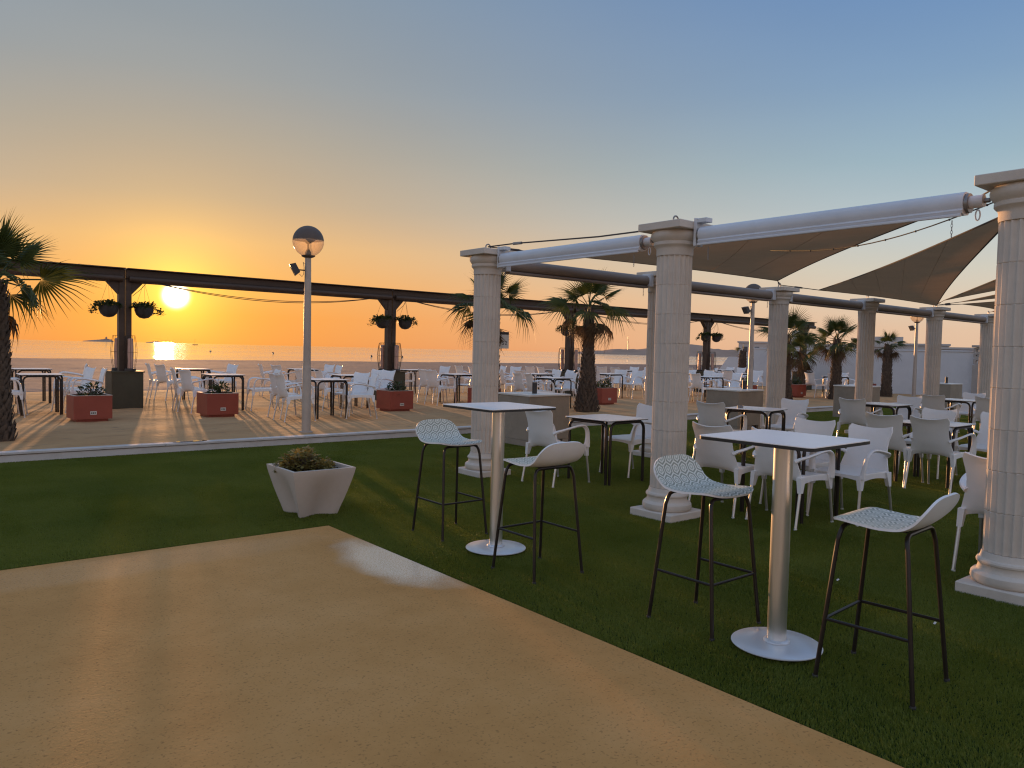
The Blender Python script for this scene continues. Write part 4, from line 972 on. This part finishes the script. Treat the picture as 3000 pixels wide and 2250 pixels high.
def palm(label, x, y, hub, rb, rt_, seed, nf=22, scale=1.0, ndry=7, z=SAND_Z, lean=(0, 0)):
    rr_ = random.Random(seed); t = thing('fan_palm', label, 'palm tree', (x, y, z-0.02), 0, 'fan palms on the sand terrace')
    H = hub-z
    prof = [(0, rb*1.25), (0.04, rb*1.15), (0.12, rb), (0.3, (rb*0.55+rt_*0.45)), (0.55, rt_*1.12), (0.85, rt_*1.02), (1.0, rt_*0.75)]
    rad = lambda s: float(np.interp(s, [q[0] for q in prof], [q[1] for q in prof]))
    cx = lambda s: Vector((lean[0]*s*s, lean[1]*s*s, H*s))
    path = [cx(k/16) for k in range(17)]
    MB().tube(path, [rad(k/16)*0.93 for k in range(17)], 16).build('trunk', BARK, t)
    sc = MB(); rows = int(H/0.052)
    for i in range(rows):
        s = (i+0.5)/rows; r = rad(s); n = max(9, int(2*PI*r/0.085))
        for k in range(n):
            a = 2*PI*(k+0.5*(i % 2)+rr_.uniform(-0.2, 0.2))/n; w = 0.6*2*PI*r/n; h_ = rr_.uniform(0.06, 0.13); out = rr_.uniform(0.012, 0.045)
            c = cx(s); e = Vector((math.cos(a), math.sin(a), 0)); sd_ = Vector((-math.sin(a), math.cos(a), 0))
            b0 = c+e*r*0.9-Vector((0, 0, 0.03)); tip = c+e*(r+out)+Vector((0, 0, h_))+sd_*rr_.uniform(-0.02, 0.02)
            sc.add([b0-sd_*w, b0+sd_*w, tip-sd_*w*0.35, tip+sd_*w*0.35, c+e*(r*0.96+out*0.9)+Vector((0, 0, h_*0.35))], [(0, 1, 4), (0, 4, 2), (1, 3, 4), (4, 3, 2)])
    tag(sc.build('leaf_bases', BARK, t, 0), kind='stuff')
    for k in range(nf+ndry):
        dry = k >= nf
        if dry: el = R(rr_.uniform(-75, -25)); a = rr_.uniform(0, 2*PI); me = rr_.choice(FANDRY); sc_ = rr_.uniform(0.8, 1.05)
        else:
            q = k/nf; el = R(82-112*q+rr_.uniform(-9, 9)); a = k*2.39996+rr_.uniform(-0.2, 0.2); me = FAN[0] if q < 0.45 else (FAN[1] if q < 0.75 else FAN[2]); sc_ = rr_.uniform(0.85, 1.1)*(0.85+0.15*q)
        link('frond', me, t, cx(1.0)+Vector((0, 0, -0.03 if dry else 0.0)), (rr_.uniform(-0.9, 0.9), -el, a), sc_*scale)
    return t
palm('big fan palm cut off by the left picture edge', 1.22, 12.36, 2.28, 0.17, 0.125, 1, 13, 1.15, 4)
palm('fan palm behind the corner column, fronds showing on both sides', 9.80, 12.55, 2.42, 0.17, 0.11, 2, 12, 1.12, 5)
palm('thick-trunked fan palm between the corner column and middle column', 12.72, 12.68, 2.55, 0.23, 0.115, 3, 13, 1.08, 6)
palm('green fan palm just right of the column where the sails meet', 21.58, 12.94, 2.12, 0.19, 0.115, 4, 13, 1.1, 4)
palm('drooping brown fan palm behind, between two greener palms', 28.9, 16.6, 1.72, 0.17, 0.13, 5, 9, 1.1, 9)
palm('fan palm with upright green crown left of a fluted column', 24.56, 12.88, 2.12, 0.18, 0.13, 6, 14, 1.0, 7)
palm('short rightmost fan palm in front of the white wall', 28.58, 13.05, 2.02, 0.17, 0.135, 7, 10, 0.72, 7)
palm('dead palm trunk with bare top near the end of the white wall', 30.1, 20.2, 1.72, 0.22, 0.15, 8, 2, 0.45, 2)

# ------------------------------------------------------------------ concrete counters with dark bottles
def make_counter():
    t = thing('concrete_counter', '', 'counter', group='concrete service counters on the turf edge')
    m = MB().box(0, 0.86, 0, 0.78, 0.10, 0.79, 0.006)
    for x in (0, 0.34, 0.72): m.box(x, x+0.14, 0.001, 0.78, -0.01, 0.1005)
    m.build('body', CONCRETE, t)
    MB().box(0.005, 0.855, 0.05, 0.06, 0.0, 0.099).build('back_board', SOIL, t)
    MB().box(-0.012, 0.872, -0.012, 0.792, 0.7905, 0.820, 0.004).build('countertop', WHITESTONE, t)
    return t
ct0 = make_counter()
for i, (x, y, lab) in enumerate(((7.78, 9.0, 'concrete counter with white top between the corner column and the low table'), (13.12, 8.86, 'concrete counter left of the column where the sails meet'),
        (18.75, 9.10, 'concrete counter behind the fluted column right of the green palm'), (24.5, 9.3, 'farthest concrete counter, in front of the lattice wall'))):
    place(ct0 if i == 0 else copy_tree(ct0), lab, (x, y, 0.0), 0)
    if i == 2: continue
    b_ = thing('canister', ['dark cylindrical canister on the nearest concrete counter', 'dark cylindrical canister on the second concrete counter', '', 'dark canister on the farthest concrete counter'][i], 'canister', (x+(0.36, 0.62, 0, 0.45)[i], y+0.30, 0.8205), 0, 'dark canisters on the counters')
    MB().lathe([(0.036, 0), (0.040, 0.004), (0.040, 0.165), (0.036, 0.17)], 18).build('body', DARKPLASTIC, b_)
    MB().lathe([(0.0405, 0.170), (0.0415, 0.174), (0.0415, 0.187), (0.036, 0.192)], 18).build('lid', STEEL, b_)
    MB().lathe([(0.006, 0.192), (0.006, 0.212)], 8).build('knob', DARKPLASTIC, b_)

# ------------------------------------------------------------------ lamp posts
def glass_mat():
    m = bpy.data.materials.new('lamp_globe_glass'); m.use_nodes = True; nt = m.node_tree; N = nt.nodes; L = nt.links
    tr = N.new('ShaderNodeBsdfTransparent'); tr.inputs[0].default_value = (0.92, 0.84, 0.74, 1); tl = N.new('ShaderNodeBsdfTranslucent'); tl.inputs[0].default_value = (0.85, 0.78, 0.70, 1)
    gl = N.new('ShaderNodeBsdfGlossy'); gl.inputs['Roughness'].default_value = 0.25; gl.inputs[0].default_value = (0.8, 0.8, 0.8, 1)
    m1 = N.new('ShaderNodeMixShader'); m1.inputs[0].default_value = 0.45; L.new(tr.outputs[0], m1.inputs[1]); L.new(tl.outputs[0], m1.inputs[2])
    m2 = N.new('ShaderNodeMixShader'); m2.inputs[0].default_value = 0.10; L.new(m1.outputs[0], m2.inputs[1]); L.new(gl.outputs[0], m2.inputs[2])
    L.new(m2.outputs[0], N['Material Output'].inputs[0]); return m
GLASS = glass_mat()
def make_lamp():
    t = thing('lamp_post', '', 'street lamp', group='globe lamp posts along the kerb')
    MB().lathe([(0.10, -0.02), (0.10, 0.012), (0.070, 0.018), (0.068, 1.02), (0.062, 1.05)], 18).build('sleeve', LAMPPOLE, t)
    MB().lathe([(0.061, 1.05), (0.056, 2.0), (0.047, 2.80)], 16).build('pole', LAMPPOLE, t)
    cz, r = 3.02, 0.242
    def arc(a0, a1, n, rr=r): return [(max(rr*math.cos(a0+(a1-a0)*k/n), 0.001), cz+rr*math.sin(a0+(a1-a0)*k/n)) for k in range(n+1)]
    MB().lathe(arc(R(4), R(90), 12), 32).build('cap', LAMPCAP, t)
    MB().lathe(arc(R(-66), R(3.5), 14), 40, caps=False).build('globe', GLASS, t)
    MB().lathe([(0.05, cz-0.262), (0.085, cz-0.25), (0.108, cz-0.236), (0.112, cz-0.224), (0.06, cz-0.220)], 24).build('collar', LAMPCAP, t)
    MB().lathe([(0.05, cz-0.218), (0.045, cz-0.17), (0.015, cz-0.12), (0.013, cz-0.05), (0.05, cz-0.02), (0.085, cz+0.014)], 16).build('lamp_holder', LAMPCAP, t)
    f = thing_part('floodlight', t); f.location = (0, 0, 2.56)
    MB().tube([(0.05, 0, 0), (-0.03, 0, 0), (-0.15, 0, 0.005)], 0.011, 8).build('bracket', DARKPLASTIC, f)
    bm = MB(); a = R(62)
    def T(x, y, z): return (-0.20+x*math.cos(a)+z*math.sin(a), y, 0.015-x*math.sin(a)+z*math.cos(a))
    h_ = [T(x, y, z) for x, y, z in ((-0.095, -0.10, -0.045), (0.095, -0.10, -0.045), (0.095, 0.10, -0.045), (-0.095, 0.10, -0.045), (-0.075, -0.085, 0.05), (0.075, -0.085, 0.05), (0.075, 0.085, 0.05), (-0.075, 0.085, 0.05))]
    bm.add(h_, [(3, 2, 1, 0), (4, 5, 6, 7), (0, 1, 5, 4), (1, 2, 6, 5), (2, 3, 7, 6), (3, 0, 4, 7)]); bm.build('floodlight_head', DARKPLASTIC, f)
    MB().tube([(-0.055, 0, 0.10), (-0.075, 0, 0.13), (-0.06, 0, 0.05), (-0.065, 0, -0.06), (-0.09, 0, -0.10), (-0.13, 0, -0.06)], 0.004, 5).build('cable', DARKPLASTIC, f)
    return t
lp0 = make_lamp()
place(lp0, 'globe lamp post left of the corner column, in front of the dark beam', (5.25, 11.5, SAND_Z), -R(22))
place(copy_tree(lp0), 'globe lamp post between the middle column and the sail-corner column', (17.66, 11.6, SAND_Z), -R(22))
place(copy_tree(lp0), 'farthest globe lamp post, in front of the white wall', (30.2, 12.75, SAND_Z), -R(35))

# ------------------------------------------------------------------ dark timber pergola with its boxes, baskets and heaters
perg = thing('dark_pergola', 'long dark timber beam on posts running across the sand terrace', 'pergola', (0, 17.5, 0))
PX = [3.95, 10.28, 16.73, 23.75, 30.5]
ends = [-9.0] + PX + [31.2]
for k in range(6):
    a, b_ = ends[k], ends[k+1]
    if k == 5: a = PX[-1]
    g = 0.012
    m = MB().box(a+g, b_-g, -0.10, 0.10, 2.80, 3.00, 0.012)
    m.build('beam', DARKWOOD, perg)
    MB().tube([(a+0.06, -0.135, 2.80), (b_-0.06, -0.135, 2.80)], 0.066, 14).build('roller_tube', DARKWOOD, perg)
    MB().tube([(a+0.06, 0.135, 2.80), (b_-0.06, 0.135, 2.80)], 0.066, 14).build('roller_tube', DARKWOOD, perg)
    MB().box(a+0.02, b_-0.02, -0.21, 0.21, 3.001, 3.018).build('cover_board', DARKWOOD, perg)
PX0 = [-2.4] + PX
for i, x in enumerate(PX0):
    for s in (-1, 1):
        cxp = x+s*0.066
        MB().box(cxp-0.054, cxp+0.054, -0.09, 0.09, 0.0, 2.797, 0.006).build('post', DARKWOOD, perg)
    MB().box(x-0.0115, x+0.0115, -0.085, 0.085, 0.5, 1.62).build('post_spacer', DARKWOOD, perg)
    for s in (-1, 1):
        v = [(x+s*0.121, y, z) for y in (-0.07, 0.07) for z in (2.48, 2.79)] + [(x+s*0.40, y, 2.79) for y in (-0.07, 0.07)]
        MB().add(v, [(0, 1, 4), (2, 5, 3), (0, 2, 3, 1), (1, 3, 5, 4), (0, 4, 5, 2)]).build('gusset', DARKWOOD, perg, 0)
NM = ['leftmost visible dark post, left of the sun', 'second dark post, right of the lamp post', 'third dark post, behind the thick palm', 'fourth dark post, right of the middle column', 'last dark post, behind the drooping palm']
SH = ['the dark post left of the sun', 'the second dark post', 'the third dark post', 'the fourth dark post', 'the last dark post']
def octo2(hx, hy, c): return [(hx-c, -hy), (hx, -hy+c), (hx, hy-c), (hx-c, hy), (-hx+c, hy), (-hx, hy-c), (-hx, -hy+c), (-hx+c, -hy)]
def ring_prism(m, outer, inner, z0_, z1_):
    n = len(outer); vs = [(x, y, z) for pts, z in ((outer, z0_), (outer, z1_), (inner, z1_), (inner, z0_)) for x, y in pts]
    m.add(vs, [(j*n+k, j*n+(k+1) % n, ((j+1) % 4)*n+(k+1) % n, ((j+1) % 4)*n+k) for j in range(4) for k in range(n)]); return m
for i, x in enumerate(PX):
    bx = thing('post_box', f'dark olive wooden box around {SH[i]}', 'box', (x, 17.5, SAND_Z), 0, 'dark boxes around the post feet')
    ring_prism(MB(), octo2(0.30, 0.30, 0.01), octo2(0.26, 0.26, 0.009), 0.0, 0.74).build('side_panel', DARKBOX, bx, 20)
    ring_prism(MB(), octo2(0.325, 0.325, 0.01), octo2(0.13, 0.10, 0.005), 0.7405, 0.768).build('lid', DARKBOX, bx, 20)
    if i < 4:
        # wire-caged lantern heaters standing on the box, before and behind the post
        for s, wh in ((-1, 'landward'), (1, 'seaward')):
            ht = thing('patio_heater', f'barrel-shaped wire-caged heater on the {wh} side of {SH[i]}', 'heater', (x+(0.06 if s < 0 else -0.08), 17.5+s*0.24, SAND_Z+0.769), 0, 'caged heaters at the dark posts')
            MB().lathe([(0.10, 0), (0.11, 0.01), (0.11, 0.045), (0.09, 0.055)], 18).build('base', DARKPLASTIC, ht)
            cg = MB(); RB = lambda q: 0.088+0.042*math.sin(PI*q)
            for k in range(14):
                a = 2*PI*k/14; cg.tube([(RB(q/8)*math.cos(a), RB(q/8)*math.sin(a), 0.05+0.68*q/8) for q in range(9)], 0.0035, 4)
            for q in (0.0, 0.5, 1.0):
                cg.tube([(RB(q)*math.cos(2*PI*k/18), RB(q)*math.sin(2*PI*k/18), 0.05+0.68*q) for k in range(19)], 0.0045, 4)
            cg.build('cage', BLACKTUBE, ht)
            MB().lathe([(0.055, 0.056), (0.055, 0.66), (0.02, 0.68)], 14).build('heating_tube', TERRACOTTA, ht)
    if i < 4:
        for s, wh in ((-1, 'left'), (1, 'right')):
            hb = thing('hanging_basket', f'hanging flower basket {wh} of {SH[i]}', 'flower basket', (x+s*0.335, 17.32, 2.05), 0, 'hanging baskets at the dark posts')
            MB().lathe([(0.02, -0.06), (0.09, -0.042), (0.15, 0.015), (0.183, 0.10), (0.188, 0.19), (0.176, 0.19), (0.168, 0.15)], 22).build('bowl', DARKPLASTIC, hb)
            MB().lathe([(0.001, 0.165), (0.166, 0.160)], 16, caps=False).build('soil', SOIL, hb)
            for k in range(3):
                a = 2*PI*k/3+0.4; MB().tube([(0.17*math.cos(a), 0.17*math.sin(a), 0.19), (0.0, 0.0, 0.70)], 0.0028, 4).build('wire', BLACKTUBE, hb)
            fo = leaf_cluster(300, 0.23, 0.12, 0.05, 0.10, 0.38, 300+i*2+s); fo.v = [(a_, b__, c_+0.15) for a_, b__, c_ in fo.v]
            rr_ = random.Random(500+i*2+s)
            for k in range(5):      # trailing shoots
                a = rr_.uniform(-0.9, 0.9)+(PI if s < 0 else 0); L0 = rr_.uniform(0.06, 0.22)
                tr_ = leaf_cluster(16, 0.05, 0.16, 0.04, 0.08, 0.4, 700+i*20+k*3+s)
                fo.add([(a_+(0.21+L0*0.6)*math.cos(a), b__+(0.21+L0*0.4)*math.sin(a), c_+0.12-L0*0.7) for a_, b__, c_ in tr_.v], tr_.f)
                fo.tube([(0.14*math.cos(a), 0.14*math.sin(a), 0.17), (0.2*math.cos(a), 0.2*math.sin(a), 0.18), ((0.21+L0*0.6)*math.cos(a), (0.21+L0*0.4)*math.sin(a), 0.2-L0*0.7)], 0.004, 4)
            fo.build('foliage', LEAF, hb, 0)
    if i < 4:
        x1 = PX[i+1]
        cb = thing('slack_cable', ['slack cable looping below the dark beam across the sun', 'slack cable below the dark beam behind the corner column', 'slack cable below the dark beam behind the middle column', 'slack cable below the dark beam at its right end'][i], 'cable', (0, 0, 0), 0, 'slack cables under the dark beam')
        m = MB()
        for ds, off in ((0.24, 0.0), (0.27, 0.03)):
            p_ = [(x+0.42+(x1-x-0.84)*k/20, 17.34+off, 2.775-ds*4*(k/20)*(1-k/20)) for k in range(21)]
            m.tube(p_, 0.008, 5)
        m.build('cord', INK, cb)
        MB().tube([(x+0.42, 17.34, 2.775), (x+0.28, 17.34, 2.60), (x+0.13, 17.40, 2.45)], 0.006, 5).build('end_loop', INK, cb)

# ------------------------------------------------------------------ sign with a number on the palm, puddle, small litter
sg_ = thing('number_sign', 'small plate numbered 52, half hidden behind the corner column', 'sign', (9.86, 12.30, 1.54), -R(38))
MB().box(-0.13, 0.13, -0.006, 0.006, 0.0, 0.34, 0.002).build('plate', PAPER, sg_)
MB().box(-0.13, 0.13, -0.0085, -0.0065, 0.285, 0.338).build('header_band', INK, sg_)
def text(body, size, parent, loc, m):
    cu = bpy.data.curves.new('number_text', 'FONT'); cu.body = body; cu.size = size; cu.align_x = 'RIGHT'; cu.extrude = 0.001
    o = bpy.data.objects.new('number_text', cu); cu.materials.append(m); me = bpy.data.meshes.new_from_object(o); bpy.data.objects.remove(o); me.materials.clear(); me.materials.append(m); return link('number_text', me, parent, loc, (PI/2, 0, 0))
text('52', 0.115, sg_, (0.10, -0.008, 0.075), INK)
pm = bpy.data.materials.new('puddle_water'); pm.use_nodes = True; q_ = pm.node_tree.nodes['Principled BSDF']; q_.inputs['Base Color'].default_value = (0.05, 0.045, 0.04, 1); q_.inputs['Roughness'].default_value = 0.03
pts = [(0.22*math.cos(a)*(1+0.12*math.sin(3*a)), 0.062*math.sin(a)*(1+0.1*math.cos(2*a))) for a in [2*PI*k/24 for k in range(24)]]
pu = MB().prism(pts, 0.0, 0.003).build('puddle', pm, None, 0, (3.34, LAWN_Y+0.056, 0.1362))
tag(pu, 'small bright puddle on the kerb below the sun', 'puddle')
for i, (x, y, lab) in enumerate(((4.55, 1.75, 'tiny white paper scrap on the turf right of the nearest stool'), (6.6, 4.05, 'tiny white scrap on the turf behind the nearest bar table'), (4.9, 2.5, 'pale paper scrap on the turf beside the right column foot'))):
    MBp = MB().add([(0, 0, 0.012), (0.035, 0.004, 0.016), (0.03, 0.014, 0.02), (0.002, 0.012, 0.014)], [(0, 1, 2, 3)])
    tag(MBp.build('paper_scrap', PAPER, None, 0, (x, y, 0.012)), lab, 'litter')
